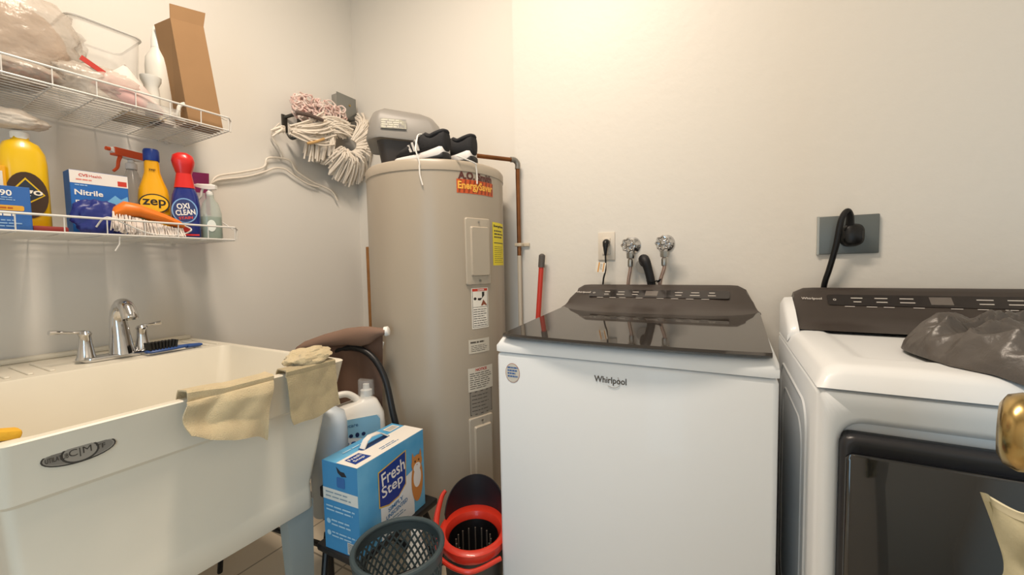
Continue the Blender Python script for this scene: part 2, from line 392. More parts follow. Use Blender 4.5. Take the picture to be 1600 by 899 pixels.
def d_yel(mb, w_, h_, g):
    k = mat('#3a3420', .5); mb.text('EnergyGuide', 0, h_ * .82, h_ * .14, k, None, -.0012, g, bold=.05, width=w_ * 1.7)
    mb.lines(-w_ * .8, h_ * .25, w_ * .8, h_ * .68, 3, k, None, g, seed=4); mb.rect(-w_ * .85, h_ * .03, w_ * .85, h_ * .07, k, None, -.0012, g, 4)
    mb.lines(-w_ * .8, -h_ * .9, w_ * .8, -h_ * .08, 9, mat('#8a7d20', .5), None, g, seed=5, fill=.3)
tlabel(769, 347, 785, 415, 'yellow_energy_guide', d_yel, '#e8d62c', 'yellow energy guide sticker')
def d_dang(mb, w_, h_, g):
    k = mat('#2b2623', .5); r = mat('#c2402e', .5)
    mb.rect(-w_ * .9, h_ * .84, w_ * .9, h_ * .97, r, None, -.001, g, 4); mb.text('DANGER', w_ * .1, h_ * .905, h_ * .075, mat('#f2ece2', .5), None, -.0014, g, bold=.03)
    for q in (-.9, .87): mb.rect(w_ * q, -h_ * .93, w_ * (q + .04), h_ * .84, k, None, -.001, g)
    for q in (-.94, .05): mb.rect(-w_ * .9, h_ * q, w_ * .9, h_ * (q + .02), k, None, -.001, g, 4)
    mb.ell(-w_ * .6, h_ * .48, w_ * .16, h_ * .07, k, None, -.001, g); mb.poly([(-w_ * .3, h_ * .5), (w_ * .2, h_ * .5), (w_ * .2, h_ * .8), (w_ * .5, h_ * .8), (w_ * .5, h_ * .62), (w_ * .0, h_ * .38), (-w_ * .3, h_ * .4)], k, None, -.001, g)
    mb.poly([(w_ * .05, h_ * .12), (w_ * .85, h_ * .12), (w_ * .35, h_ * .42)], mat('#8a4a33', .5), None, -.0012, g)
    mb.lines(-w_ * .8, -h_ * .9, w_ * .8, 0, 8, k, None, g, seed=6, fill=.28)
tlabel(736, 451, 762, 515, 'danger_label', d_dang, '#e9e3d7', 'white label with a red danger band')
k_ = mat('#5b544c', .5)
tlabel(732, 532, 764, 554, 'data_label', lambda mb, w_, h_, g: (mb.lines(-w_ * .85, h_ * .3, w_ * .85, h_ * .85, 1, k_, None, g, seed=8), mb.lines(-w_ * .8, -h_ * .8, w_ * .8, h_ * .2, 4, k_, None, g, seed=9, fill=.3)), '#cdc5b5')
def d_not(mb, w_, h_, g): mb.text('NOTICE', 0, h_ * .8, h_ * .24, mat('#b5372c', .5), None, -.0012, g, bold=.04, width=w_ * .9); mb.lines(-w_ * .88, -h_ * .85, w_ * .88, h_ * .6, 8, k_, None, g, seed=10, fill=.35)
tlabel(731, 577, 769, 614, 'notice_label', d_not, '#d3cbbb')
def d_sil(mb, w_, h_, g):
    mb.rect(-w_, h_ * .92, w_, h_, k_, None, -.001, g, 4); mb.rect(-w_, -h_, w_, -h_ * .92, k_, None, -.001, g, 4); mb.rect(-w_, -h_, -w_ * .95, h_, k_, None, -.001, g); mb.rect(w_ * .95, -h_, w_, h_, k_, None, -.001, g)
    mb.lines(-w_ * .85, -h_ * .8, w_ * .85, h_ * .8, 5, k_, None, g, seed=12, fill=.22)
tlabel(734, 614, 768, 651, 'rating_plate', d_sil, '#8f877b', 'grey rating plate with a dark border')
def access(x0, y0, x1, y1, short=False):
    a0, z1 = tank_at(x0, y0); a1, _ = tank_at(x1, y0); _, z0 = tank_at(x0, y1)
    if short: z0 = z1 - .40
    hw = (a1 - a0) * HR / 2; wf_ = cyl((a0 + a1) / 2); zc = (z0 + z1) / 2; hh = (z1 - z0) / 2
    mb = MB(); rings = []
    def bend(pts, y): return [wf_(Vector((p[0], y, p[1] + zc))) for p in pts]
    def rr(e, r): return rrect(-hw + e, -hh + e, hw - e, hh - e, r, 4)
    lid_ = [bend(rr(0, .008), .002), bend(rr(0, .008), -.006), bend(rr(.003, .008), -.009), bend(rr(.018, .006), -.009)]
    inner = rrect(-hw + .020, -hh + .034, hw - .014, hh - .034, .006, 4)
    lid_ += [bend(inner, -.009), bend(rrect(-hw + .024, -hh + .038, hw - .018, hh - .038, .006, 4), -.018)]
    mb.loft(lid_, TANK2); ob = mb.build('access_panel', wh, ang=30)
    for zz in (hh - .016, -hh + .016):
        c = wf_(Vector((0, -.009, zc + zz))); s_ = MB(); s_.lathe([(.0, .002), (.004, .002), (.0045, 0)], STEEL, 10, face(c, (c.x, c.y, 0)) @ RX(90)); s_.build('screw', ob)
access(725, 340, 763, 446); access(732, 655, 768, 760, True)

# ------------------------------------------------------------------ laundry sink
SINK = mat('#dcd6c6', .42, var=.05, vscale=3); sk = thing('laundry_sink', 'large white plastic laundry tub on legs along the left wall', 'sink', (-1.5, .45, 0)); S0 = T(1.5, -.45, 0)
SX0, SX1, SY0, SY1, SZ = XL + .003, -1.053, .150, .834, .887
def sring(ax0, ax1, ay0, ay1, z, r=.02): return [Vector((p[0], p[1], z)) for p in rrect(ax0, ay0, ax1, ay1, r, 4)]
m = MB()
rings = [sring(-1.94, -1.10, SY0 + .02, .735, .452), sring(-1.94, -1.098, SY0 + .02, .737, .455), sring(-1.93, -1.10, SY0 + .02, .737, .515), sring(-1.93, -1.104, SY0 + .02, .738, .523),
         sring(-1.97, -1.082, SY0 + .005, .79, .765), sring(SX0 + .03, -1.070, SY0, .808, .775), sring(SX0, SX1 - .002, SY0, SY1, SZ - .006), sring(SX0, SX1, SY0, SY1, SZ - .003), sring(SX0, SX1 - .003, SY0 + .003, SY1 - .003, SZ),
         sring(-1.696, SX1 - .022, SY0 + .022, SY1 - .022, SZ, .03), sring(-1.694, SX1 - .025, SY0 + .025, SY1 - .025, SZ - .004, .03), sring(-1.62, SX1 - .07, SY0 + .06, SY1 - .09, .56, .05), sring(-1.58, SX1 - .10, SY0 + .09, SY1 - .12, .53, .05)]
m.loft(rings, SINK, S0); m.build('basin', sk, ang=40)
m = MB(); m.box((-2.015, .49, SZ + .008), (.034, .66, .016), SINK, S0, bev=.005)
for k in range(5): m.box((-1.84 - .0 * k, .20 + k * .042, SZ + .0015), (.20, .012, .005), SINK, S0, bev=.002, seg=1)
for k in range(3): m.box((-1.84, .73 + k * .035, SZ + .0015), (.20, .010, .005), SINK, S0, bev=.002, seg=1)
m.build('splash_ledge', sk)
LEG = mat('#8f9a9b', .5); LEGD = mat('#474d50', .5)
for (lx, ly, top) in ((-1.125, .705, .46), (-1.125, .20, .46), (-1.86, .70, .46), (-1.86, .20, .46)):
    m = MB(); mm = LEG
    m.loft([[Vector((lx + a * s1, ly + b * s1, z)) for a, b in ((-.022, -.05), (.02, -.05), (.02, .032), (-.022, .032))] for z, s1 in ((0, .62), (.03, .64), (.475, 1.0))], mm, S0); m.build('leg', sk, ang=30)
# badge on the front band
c0 = P(62, 726, X=-1.061); c1 = P(181, 693, X=-1.061); cc = (c0 + c1) / 2
F = S0 @ face((-1.0605, cc.y, cc.z + .003), (1, 0, .14)); hw = (c1.y - c0.y) / 2; m = MB()
DK = mat('#33312e', .4); SV = mat('#8e8c86', .35, metal=.4)
m.ell(0, 0, hw, .019, DK, F, -.0015); m.ell(0, 0, hw * .95, .0165, SV, F, -.0018); m.ell(0, 0, hw * .91, .0145, mat('#76746f', .35, metal=.3), F, -.002); m.ell(0, 0, .0255, .0185, DK, F, -.0023); m.ell(0, 0, .0225, .0155, SV, F, -.0026)
m.text('C|M', 0, 0, .016, DK, F, -.003, bold=0, width=.030); m.text('UTILATUB', -hw * .60, 0, .0085, DK, F, -.003, bold=.01, width=hw * .58); m.text('TF', hw * .55, 0, .0085, DK, F, -.003, bold=.01)
m.build('badge', sk, smooth=False, fix=False)

# faucet
fc = thing('faucet', 'chrome two handle faucet on the back ledge of the laundry tub', 'faucet', (-1.80, .525, SZ)); fz = SZ
m = MB(); m.prism([(p[0], p[1]) for p in rrect(-.03, -.085, .03, .085, .028, 6)], .001, .016, CHROME, None, bev=.004); m.build('base', fc)
m = MB(); m.tube([(0, .015, .012), (0, .013, .08), (.005, .01, .14), (.035, .01, .178), (.075, .01, .175), (.10, .01, .145), (.105, .01, .135)], [.034, .026, .021, .0195, .020, .021, .019], CHROME, 18, smooth=6); m.build('spout', fc)
for s1, end in ((-1, P(76, 521, X=-1.78)), (1, P(252, 504, X=-1.78))):
    ly = .07 * s1; b = MB(); b.lathe([(.026, .012), (.022, .02), (.016, .06), (.014, .085), (.017, .092), (.012, .100), (0, .103)], CHROME, 20, T(0, ly, 0)); ob = b.build('handle', fc)
    e = end - Vector((-1.80, .525, SZ)); h_ = MB(); h_.tube([(0, ly, .098), (.005, ly + (e.y - ly) * .35, .100), (.015, ly + (e.y - ly) * .75, e.z - .002), (.02, e.y, e.z)], [.006, .0045, .006, .007], CHROME, 10, smooth=4); h_.build('lever', ob)

# dish brush
a = P(228, 548, Z=SZ + .02); b = P(315, 537, Z=SZ + .012)
br = thing('cleaning_brush', 'blue handled scrub brush with black bristles lying beside the faucet', 'brush', (a.x, a.y, SZ), math.atan2(b.y - a.y, b.x - a.x))
L = (b - a).length; BLU = mat('#2c4f8e', .4)
m = MB(); m.loft([[Vector((x, w_ * math.cos(t), .010 + h_ * math.sin(t) + zz)) for t in [2 * PI * i / 12 for i in range(12)]] for x, w_, h_, zz in ((0, .012, .004, .004), (.01, .02, .007, .004), (.08, .02, .007, .004), (.12, .010, .006, .004), (L * .7, .013, .008, .002), (L * .95, .012, .007, .0), (L, .006, .004, .0))], BLU); m.build('handle', br)
m = MB()
for i in range(9):
    for j in range(4): m.tube([(.008 + i * .009, -.014 + j * .009, .018), (.008 + i * .010 - .004, -.016 + j * .0105, .044)], .0034, BLACK, 5)
m.build('bristles', br)
# yellow sponge inside left end
m = MB(); sp = P(4, 684, X=-1.09); m.box((0, 0, -.004), (.034, .062, .018), mat('#d9a62c', .8, bump=.5, bscale=120), RX(-14), bev=.006); o = m.build('sponge'); o.location = (-1.10, sp.y - .008, SZ + .015); tag(o, 'yellow sponge on the left end of the laundry tub rim', 'sponge')
# ------------------------------------------------------------------ cloths on the rim
TERRY = mat('#cdbb95', .95, bump=.9, bscale=420, bdist=.003, var=.10, vscale=25, sheen=.3); TERRY2 = mat('#b3a37f', .95, bump=.9, bscale=420, bdist=.003, var=.12, vscale=25, sheen=.3)
def bil(c, u, v): return (c[0] * (1 - u) + c[1] * u) * (1 - v) + (c[3] * (1 - u) + c[2] * u) * v
def drape(name, px, mt, seed, fold, amp=.006, thick=.0035):
    # px: outline on the outer face tl, tr, br, bl ; fold: how far it reaches over the rim inside
    c = [P(x, y, X=-1.040) for x, y in px]; c = [Vector((-1.046, q.y, q.z)) for q in c]
    def fn(u, v):
        n1 = noise.noise(Vector((u * 1.9 + seed, v * 2.0 + u, seed))); n2 = noise.noise(Vector((u * 3 + v * 2 + seed, v * 2 - u * 2, seed + 3)))
        if v < .32:
            t = v / .32; top = bil(c, u, 0); ztop = SZ + .010 + .012 * max(0, n1) * fold
            a_ = Vector((SX1 - .040, top.y, SZ - .03 - .03 * n2)); b_ = Vector((SX1 - .026, top.y, ztop)); c_ = Vector((-1.040, top.y, ztop - .001)); d_ = Vector((-1.043, top.y, min(top.z, SZ - .006)))
            k = t * 3; i = min(2, int(k)); f = k - i; seq = [a_, b_, c_, d_]; p = seq[i] * (1 - f) + seq[i + 1] * f
            return p + Vector((0, .004 * n2, 0))
        t = (v - .32) / .68; p = bil(c, u, t) if t > 0 else bil(c, u, 0)
        p.z = min(p.z, SZ - .006)
        w_ = abs(n1) * 2.0 * amp + amp * .5 * (1 + math.sin((u * 1.1 + v * 1.6) * 2.6 + n2 * 1.4 + seed))
        p.x = -1.043 + w_ * min(1, t * 4) + .003 * t; p.y += (.012 * n2 + .006 * math.sin(v * 5 + seed)) * t; p.z += (.010 * n1 + .004 * math.sin(u * 7 + seed)) * t
        p.x += .0
        return p
    m = MB(); m.grid(fn, 44, 44, mt, thick=thick); o = m.build(name); return o
tag(drape('cleaning_cloth', ((291, 618), (428, 586), (411, 688), (281, 687)), TERRY, 2.3, 1.5, .014), 'pale yellow terry cloth draped over the middle of the tub front rim', 'cloth')
tag(drape('cleaning_cloth', ((446, 582), (523, 562), (531, 632), (460, 668)), TERRY2, 7.7, .2, .004), 'tan terry cloth hanging from the right end of the tub front rim', 'cloth')
ck = P(472, 561, X=-1.11); m = MB()
def crum(u, v):
    a_ = 2 * PI * u; b_ = PI * (v - .5); d = Vector((math.cos(a_) * math.cos(b_), math.sin(a_) * math.cos(b_), math.sin(b_)))
    k = 1 + .30 * noise.noise(d * 1.7 + Vector((3, 1, 5))) + .14 * noise.noise(d * 5)
    return Vector((d.x * .045 * k, d.y * .070 * k, max(-.016, d.z * .026 * k)))
m.grid(crum, 48, 24, TERRY, RX(4)); o = m.build('cleaning_cloth'); o.location = (SX1 - .034, ck.y + .005, SZ + .026); tag(o, 'crumpled pale yellow cloth heaped on the tub rim above the hanging tan cloth', 'cloth')

# ------------------------------------------------------------------ wire shelves
WIRE = mat('#d9d6d0', .35)
def wire_shelf(zd, label, group):
    s_ = thing('wire_shelf', label, 'shelf', (XL, .4, zd), 0, group); x1 = -1.68 - XL; y0, y1 = -.45, .452
    m = MB()
    for k in range(15):
        x = .012 + k * (x1 - .012) / 14; m.tube([(x, y0, 0), (x, y1, 0)], .0021 if k not in (0, 14) else .0030, WIRE, 6)
    n = 10
    for k in range(n + 1):
        y = y0 + (y1 - y0) * k / n; m.tube([(.004, y, -.003), (x1, y, -.003)], .0018, WIRE, 6)
    m.build('deck', s_)
    m = MB(); m.tube([(x1 + .004, y0, .047), (x1 + .004, y1, .047), (x1 - .01, y1 + .014, .040), (x1 - .012, y1 + .012, .0)], .0034, WIRE, 8)
    for k in range(n + 1): m.tube([(x1, y0 + (y1 - y0) * k / n, -.003), (x1 + .004, y0 + (y1 - y0) * k / n, .047)], .0017, WIRE, 6)
    m.build('front_lip', s_)
    for y in (y0, y1): m = MB(); m.tube([(x1 - .01, y, .04), (x1 * .75, y, .075), (x1 * .45, y, .11), (.06, y, .135), (.004, y, .13)], .0022, WIRE, 6, smooth=4); m.build('end_brace', s_)
    for y in (y0 + .1, y1 - .06):
        m = MB(); m.box((.005, y, .004), (.010, .016, .022), WIRE, bev=.002); m.build('wall_clip', s_)
    return s_
wire_shelf(1.705, 'white wire shelf on the left wall, the upper one holding bags and a cardboard box', None)
wire_shelf(1.290, 'white wire shelf on the left wall, the lower one holding cleaning bottles', None)
ZU, ZL = 1.705 + .0035, 1.290 + .0035

# ------------------------------------------------------------------ upper shelf things
CARD = mat('#9d7a55', .85, var=.06, vscale=8)
def hexa(mb, b4, t4, m_, M=None): return mb.add(list(b4) + list(t4), [[3, 2, 1, 0], [4, 5, 6, 7], [0, 1, 5, 4], [1, 2, 6, 5], [2, 3, 7, 6], [3, 0, 4, 7]], m_, M)
bxo = thing('cardboard_box', 'tall narrow brown cardboard box at the right end of the upper wire shelf', 'box', (-1.74, .80, ZU)); B0 = T(1.74, -.80, -ZU)
b4 = [Vector((-1.705, .735, ZU)), Vector((-1.705, .846, ZU)), Vector((-1.80, .846, ZU)), Vector((-1.80, .735, ZU))]
tl, tr = P(266, 30, X=-1.705), P(318, 24, X=-1.705)
t4 = [Vector((-1.705, tl.y, 2.05)), Vector((-1.705, tr.y - .002, 2.07)), Vector((-1.80, tr.y + .02, 2.08)), Vector((-1.80, tl.y - .01, 2.05))]
m = MB(); hexa(m, b4, t4, CARD, B0); m.build('carton', bxo, smooth=False)
tl2 = P(264, 6, X=-1.705); tr2 = P(320, 23, X=-1.705)
m = MB(); m.add([t4[0], t4[1], Vector((-1.700, tr2.y, tr2.z + .004)), Vector((-1.700, tl2.y, tl2.z)), t4[0] + Vector((-.003, 0, 0)), t4[1] + Vector((-.003, 0, 0)), Vector((-1.703, tr2.y, tr2.z + .004)), Vector((-1.703, tl2.y, tl2.z))], [[0, 1, 2, 3], [7, 6, 5, 4], [0, 4, 5, 1], [1, 5, 6, 2], [2, 6, 7, 3], [3, 7, 4, 0]], CARD, B0); m.build('flap', bxo, smooth=False)
PLW = mat('#dcd9d0', .4); CLEARP = mat('#e8e6e0', .18, alpha=.30, spec=.8); CLEARB = mat('#d2c8bb', .26, alpha=.46, spec=.6, bump=.6, bscale=11, bdist=.03)
def bottle(name, label, loc, prof, m_, sx=1, sy=1, rz=0, cap=None, capm=None, seg=28):
    t = thing(name, label, 'bottle', loc, rz); mb = MB(); mb.lathe(prof, m_, seg, None, sx, sy, cap=True); mb.build('body', t, ang=50)
    if cap: mb = MB(); mb.lathe(cap, capm, seg, None, min(1, sx * 1.3), sy if sy > .8 else 1, cap=True); mb.build('cap', t, ang=50)
    return t
bottle('squeeze_bottle', 'tall white plastic bottle against the cardboard box on the upper shelf', (-1.82, .70, ZU), [(0, 0), (.034, 0), (.037, .006), (.037, .20), (.034, .23), (.018, .262), (.016, .27)], PLW, cap=[(.017, .268), (.015, .30), (.010, .335), (.005, .345), (0, .346)], capm=mat('#e6e4dc', .4))
t = bottle('plastic_cup', 'small white flared cup in front of the tall white bottle', (-1.745, .648, ZU), [(0, 0), (.020, 0), (.022, .07), (.020, .10), (.028, .118), (.029, .13), (.026, .13), (.018, .10), (0, .09)], mat('#d5d3cb', .45)); t['category'] = 'cup'
m = MB(); m.tube([(0, 0, .004), (0, .004, .045), (0, .02, .062), (0, .022, .055)], .006, PLW, 10, smooth=4); m.box((0, -.002, .004), (.02, .04, .008), PLW, bev=.002); o = m.build('plastic_clip'); o.location = (-1.715, .708, ZU); tag(o, 'small white plastic clip standing before the cardboard box', 'clip')
# clear bin
cb = thing('clear_bin', 'clear rectangular plastic bin at the back behind the tall white bottle', 'bin', (-1.90, .545, ZU)); m = MB()
m.loft([[Vector((p[0], p[1], z)) for p in rrect(-.11 * k, -.07 * k, .09 * k, .11 * k, .03)] for z, k in ((0, .88), (.27, 1.0), (.27, 1.03), (.275, 1.03), (.275, .99), (.01, .86))], CLEARP); m.build('shell', cb)
m = MB(); m.tube([Vector((p[0], p[1], .275)) for p in rrect(-.112, -.072, .093, .113, .03)], .004, mat('#d8d6d0', .2, alpha=.7), 6, closed=True); m.build('rim', cb)
def blob(name, c, r, m_, seed=0, k1=.25, k2=.1, f1=1.6, f2=5, flat=None, ridge=0, M=None, nu=56, nv=30, parent=None):
    def fn(u, v):
        a_ = 2 * PI * u; b_ = PI * (v - .5); e = .8
        cb_, sb = math.cos(b_), math.sin(b_); d = Vector((math.cos(a_) * cb_, math.sin(a_) * cb_, sb)); q = d + Vector((seed, seed * .7, seed * 1.3))
        k = 1 + k1 * noise.noise(q * f1) + k2 * noise.noise(q * f2)
        if ridge: k += ridge * (1 - abs(noise.noise(Vector((q.x * 2, q.y * 2, q.z * 5.5)) * 1.1)) * 4)
        p = Vector((d.x * r[0] * k, d.y * r[1] * k, d.z * r[2] * k))
        if flat is not None: p.z = max(p.z, flat)
        return p
    mb = MB(); mb.grid(fn, nu, nv, m_, M); o = mb.build(name, parent, ang=80)
    if parent is None: o.location = c
    else: o.location = c
    return o
bag = thing('plastic_bag', 'large clear plastic bag of tan contents on the left of the upper shelf', 'bag', (-1.805, .36, ZU + .10))
blob('film', (-.01, -.06, .05), (.098, .205, .17), CLEARB, 1.2, .20, .09, ridge=.05, flat=-.148, parent=bag)
blob('tan_contents', (-.01, -.07, .02), (.084, .18, .135), mat('#a58464', .8, bump=.6, bscale=25, bdist=.01, var=.2, vscale=12), 2.1, .2, .06, flat=-.115, parent=bag)
zp = thing('zip_bag', 'clear zip bag with a red seal strip leaning on the upper shelf rail', 'bag', (-1.715, .52, ZU + .05))
blob('film', (0, 0, .0), (.035, .10, .055), CLEARB, 4.4, .3, .12, ridge=.06, flat=-.048, parent=zp)
a, b = P(124, 92, X=-1.69), P(162, 118, X=-1.69); q = Vector((-1.715, .52, ZU + .05)); m = MB(); d = (b - a)
m.add([a - q, b - q, b - q + Vector((0, .006, .014)), a - q + Vector((0, .006, .014)), a - q + Vector((-.002, 0, 0)), b - q + Vector((-.002, 0, 0)), b - q + Vector((-.002, .006, .014)), a - q + Vector((-.002, .006, .014))], [[0, 1, 2, 3], [7, 6, 5, 4], [0, 4, 5, 1], [1, 5, 6, 2], [2, 6, 7, 3], [3, 7, 4, 0]], mat('#b8382f', .4)); m.build('seal_strip', zp, smooth=False)
pk = thing('paper_packet', 'white and pink paper packet slumped on the upper shelf rail', 'packet', (-1.72, .62, ZU))
def pkf(s1):
    def fn(u, v):
        c = [P(142, 128, X=-1.70), P(196, 100, X=-1.70), P(262, 180, X=-1.70), P(196, 168, X=-1.70)]
        p = bil(c, u, v); e = math.sin(PI * u) ** .6 * math.sin(PI * v) ** .6
        p.x = -1.704 + s1 * .022 * e + .005 * noise.noise(p * 25); p.z = max(p.z, ZU + .001)
        return p - Vector((-1.72, .62, ZU))
    return fn
m = MB(); PKM = mat('#dcd0c8', .7, col2='#e3b9b3', vscale=9); m.grid(pkf(1), 24, 24, PKM); m.grid(pkf(-1), 24, 24, PKM); m.build('packet_body', pk, ang=60)
m = MB(); m.box((.012, .01, .006), (.004, .06, .006), mat('#b43a36', .5), RX(-6)); m.build('red_print', pk)
rb = thing('snack_bag', 'clear bag of reddish brown pieces behind the rail at the left of the upper shelf', 'bag', (-1.722, .33, ZU))
m = MB(); r = random.Random(5)
for k in range(70):
    s1 = r.uniform(.006, .011); m.box((r.uniform(-.022, .02), r.uniform(-.10, .09), .008 + r.uniform(0, .028)), (s1, s1 * 1.4, s1), mat(r.choice(['#8a4d3c', '#a3705a', '#6f4134']), .6), T(0, 0, 0), bev=.002, seg=1)
o = m.build('pieces', rb); o['kind'] = 'stuff'
blob('film', (0, 0, .026), (.034, .13, .028), CLEARB, 8.8, .15, .1, flat=-.026, parent=rb)
m = MB(); m.prism([(-.15, -.055), (-.02, -.06), (.0, .05), (-.14, .06)], .0, .004, mat('#c8b68e', .8)); o = m.build('paper_pad'); o.location = (-1.76, .64, ZU); 
tag(o, 'flat beige pad lying on the upper shelf under the white bottle', 'pad')
tr_ = thing('clear_tray', 'shallow clear plastic tray behind the rail below the white clip', 'tray', (-1.705, .655, ZU + .004))
m = MB(); m.loft([[Vector((p[0], p[1], z)) for p in rrect(-.018 * k, -.05 * k, .018 * k, .05 * k, .006)] for z, k in ((0, .9), (.02, 1.0), (.021, 1.08), (.02, .97), (.002, .87))], CLEARP); m.build('shell', tr_)
# ------------------------------------------------------------------ lower shelf things
CAMD = lambda x, y: math.atan2(-y, -x)     # heading towards the camera
def facing(x, y, tw=0): return CAMD(x, y) + PI / 2 + math.radians(tw)
def put(px, X, z): p = P(px, 350, X=X); return Vector((X, p.y, z))
# yellow bottle with round dark label
c = put(43, -1.80, ZL); YEL = mat('#e2b80f', .3, coat=.3)
t = thing('cleaner_bottle', 'large yellow cleaner bottle with round dark label at left of the lower shelf', 'bottle', c, facing(c.x, c.y, 8))
def oval(hw, hd, z): return [Vector((hw * math.copysign(abs(math.cos(a_)) ** .7, math.cos(a_)), hd * math.copysign(abs(math.sin(a_)) ** .8, math.sin(a_)), z)) for a_ in [2 * PI * i / 32 for i in range(32)]]
m = MB(); m.loft([oval(*q) for q in ((.044, .030, 0), (.048, .034, .006), (.048, .034, .20), (.045, .032, .23), (.034, .028, .255), (.018, .018, .265), (.017, .017, .275))], YEL); m.build('body', t, ang=50)
m = MB(); m.lathe([(.019, .268), (.019, .286), (.016, .290), (0, .290)], mat('#f0efe9', .4), 20, cap=True); m.build('cap', t)
m = MB(); F = T(0, -.0345, 0); m.ell(0, .105, .040, .066, mat('#3e2b1c', .4), F); m.poly([(-.036, .105), (-.002, .155), (.034, .108), (0, .08)], mat('#d9b31c', .4), F, -.001); m.poly([(-.032, .105), (-.002, .149), (.030, .108), (0, .085)], mat('#24303f', .4), F, -.0013)
m.text('ngo', .004, .110, .020, mat('#efeadd', .4), F, -.0018, bold=.02, width=.05); m.build('label_sticker', t, smooth=False, fix=False)
spg = blob('wipes_packet', (-1.79, .335, ZL + .318), (.042, .072, .028), mat('#ddd3c6', .5, alpha=.9, bump=.6, bscale=30, bdist=.01), 3.3, .25, .12, flat=-.024); tag(spg, 'crinkled white wrapped packet lying on top of the yellow bottle', 'packet')
m = MB(); m.box((0, 0, 0), (.03, .02, .018), mat('#1f3f86', .4), bev=.004); o = m.build('bottle_cap'); o.location = (-1.775, .285, ZL + .352); tag(o, 'small blue cap on the wrapped packet at the left edge', 'cap')
def carton(name, label, px, X, dims, rz, cols, deco, z=None, cat='box'):
    c = put(px, X, ZL if z is None else z); t = thing(name, label, cat, c, rz); m = MB(); m.box((0, 0, dims[2] / 2), dims, mat(cols, .5), None, bev=.0012, seg=1); m.build('carton', t)
    m = MB(); deco(m, T(0, -dims[1] / 2, 0), dims[0] / 2, dims[2]); m.build('print', t, smooth=False, fix=False); return t
WT = mat('#e9e7e2', .5)
def dk(m, F, w_, h_):
    m.text('90', .0, h_ * .84, .016, WT, F, bold=.02); m.lines(-w_ * .5, h_ * .66, w_ * .5, h_ * .76, 2, mat('#86a9cf', .5), F); m.poly(rrect(-w_ * .9, h_ * .44, w_ * .7, h_ * .56, .004), mat('#dba233', .5), F); m.lines(-w_ * .8, h_ * .46, w_ * .6, h_ * .54, 1, mat('#b05a20', .5), F)
    m.lines(-w_ * .8, h_ * .3, w_ * .6, h_ * .4, 1, WT, F, seed=3, fill=.7); m.lines(-w_ * .8, h_ * .05, w_ * .6, h_ * .25, 3, mat('#86a9cf', .5), F, seed=4)
carton('dryer_sheet_box', 'blue carton with an orange stripe at the far left of the lower shelf', 12, -1.722, (.085, .03, .118), facing(-1.722, .31, 4), '#2f63a8', dk)
def do(m, F, w_, h_): m.rect(-w_ * .7, h_ * .55, w_ * .8, h_ * .92, mat('#d9d5cd', .5), F); m.lines(-w_ * .6, h_ * .6, w_ * .7, h_ * .9, 4, k_, F); m.rect(-w_, h_ * .1, w_, h_ * .5, mat('#d65a1f', .5), F, -.0008)
carton('orange_box', 'yellow and orange carton behind the blue carton on the lower shelf', -12, -1.775, (.06, .02, .18), facing(-1.77, .26, 4), '#e5a51e', do)
def dg(m, F, w_, h_):
    m.rect(-w_, h_ * .80, w_, h_ * .995, mat('#e6e0da', .5), F, -.0007); r_ = mat('#c63a2b', .5); m.text('CVS', -w_ * .55, h_ * .93, .009, r_, F, bold=.03); m.text('Health', -w_ * .15, h_ * .93, .008, r_, F, bold=.01); m.lines(-w_ * .8, h_ * .84, -w_ * .1, h_ * .88, 1, mat('#d97c6d', .5), F); m.rect(w_ * .62, h_ * .82, w_ * .95, h_ * .90, r_, F, -.001)
    m.text('Nitrile', -w_ * .40, h_ * .66, .017, WT, F, bold=.025, width=w_ * .95); m.text('Exam', -w_ * .55, h_ * .50, .015, WT, F, bold=.025, width=w_ * .62); m.text('Gloves', -w_ * .42, h_ * .35, .015, WT, F, bold=.025, width=w_ * .85); m.lines(-w_ * .85, h_ * .755, -w_ * .3, h_ * .79, 1, mat('#9cc0e6', .5), F)
    m.poly([(w_ * .2, h_ * .55), (w_ * .5, h_ * .66), (w_ * .7, h_ * .60), (w_ * .95, h_ * .66), (w_, h_ * .45), (w_ * .6, h_ * .2), (w_ * .3, h_ * .4)], mat('#6fb1e0', .5), F)
carton('glove_box', 'blue and white carton of nitrile gloves leaning on the lower shelf', 156, -1.81, (.135, .06, .200), facing(-1.81, .5, 14), '#2166b3', dg)
gb = blob('rubber_gloves', (-1.732, .492, ZL + .045), (.026, .058, .058), mat('#222e77', .4), 6.1, .28, .12, ridge=.04, flat=-.044); tag(gb, 'bunched dark blue rubber glove in front of the glove box', 'gloves')
# scrub brush
c = Vector((-1.712, .60, ZL)); t = thing('scrub_brush', 'orange scrub brush with white bristles lying against the lower shelf rail', 'brush', c, PI / 2 - .10)
m = MB(); OR = mat('#e0761f', .4)
m.loft([[Vector((x, w_ * math.cos(q), z0 + h_ * math.sin(q))) for q in [2 * PI * i / 12 for i in range(12)]] for x, w_, h_, z0 in ((-.088, .010, .008, .062), (-.08, .022, .020, .068), (-.055, .026, .026, .083), (-.02, .026, .022, .082), (.04, .026, .018, .062), (.085, .022, .014, .044), (.098, .012, .007, .038))], OR); m.build('handle', t)
m = MB(); r = random.Random(9); BRS = mat('#e6dad0', .9)
for k in range(560):
    x = r.uniform(-.085, .09); y = r.uniform(-.019, .019); zt = .060 - .28 * (x + .085) + .012; zt = max(zt, .03); m.tube([(x, y, zt), (x * 1.05 + r.uniform(-.006, .006), y * 1.5 + r.uniform(-.005, .005), max(.001, zt - r.uniform(.045, .06)))], .0019, BRS, 4)
o = m.build('bristles', t, smooth=False, fix=False); o['kind'] = 'stuff'
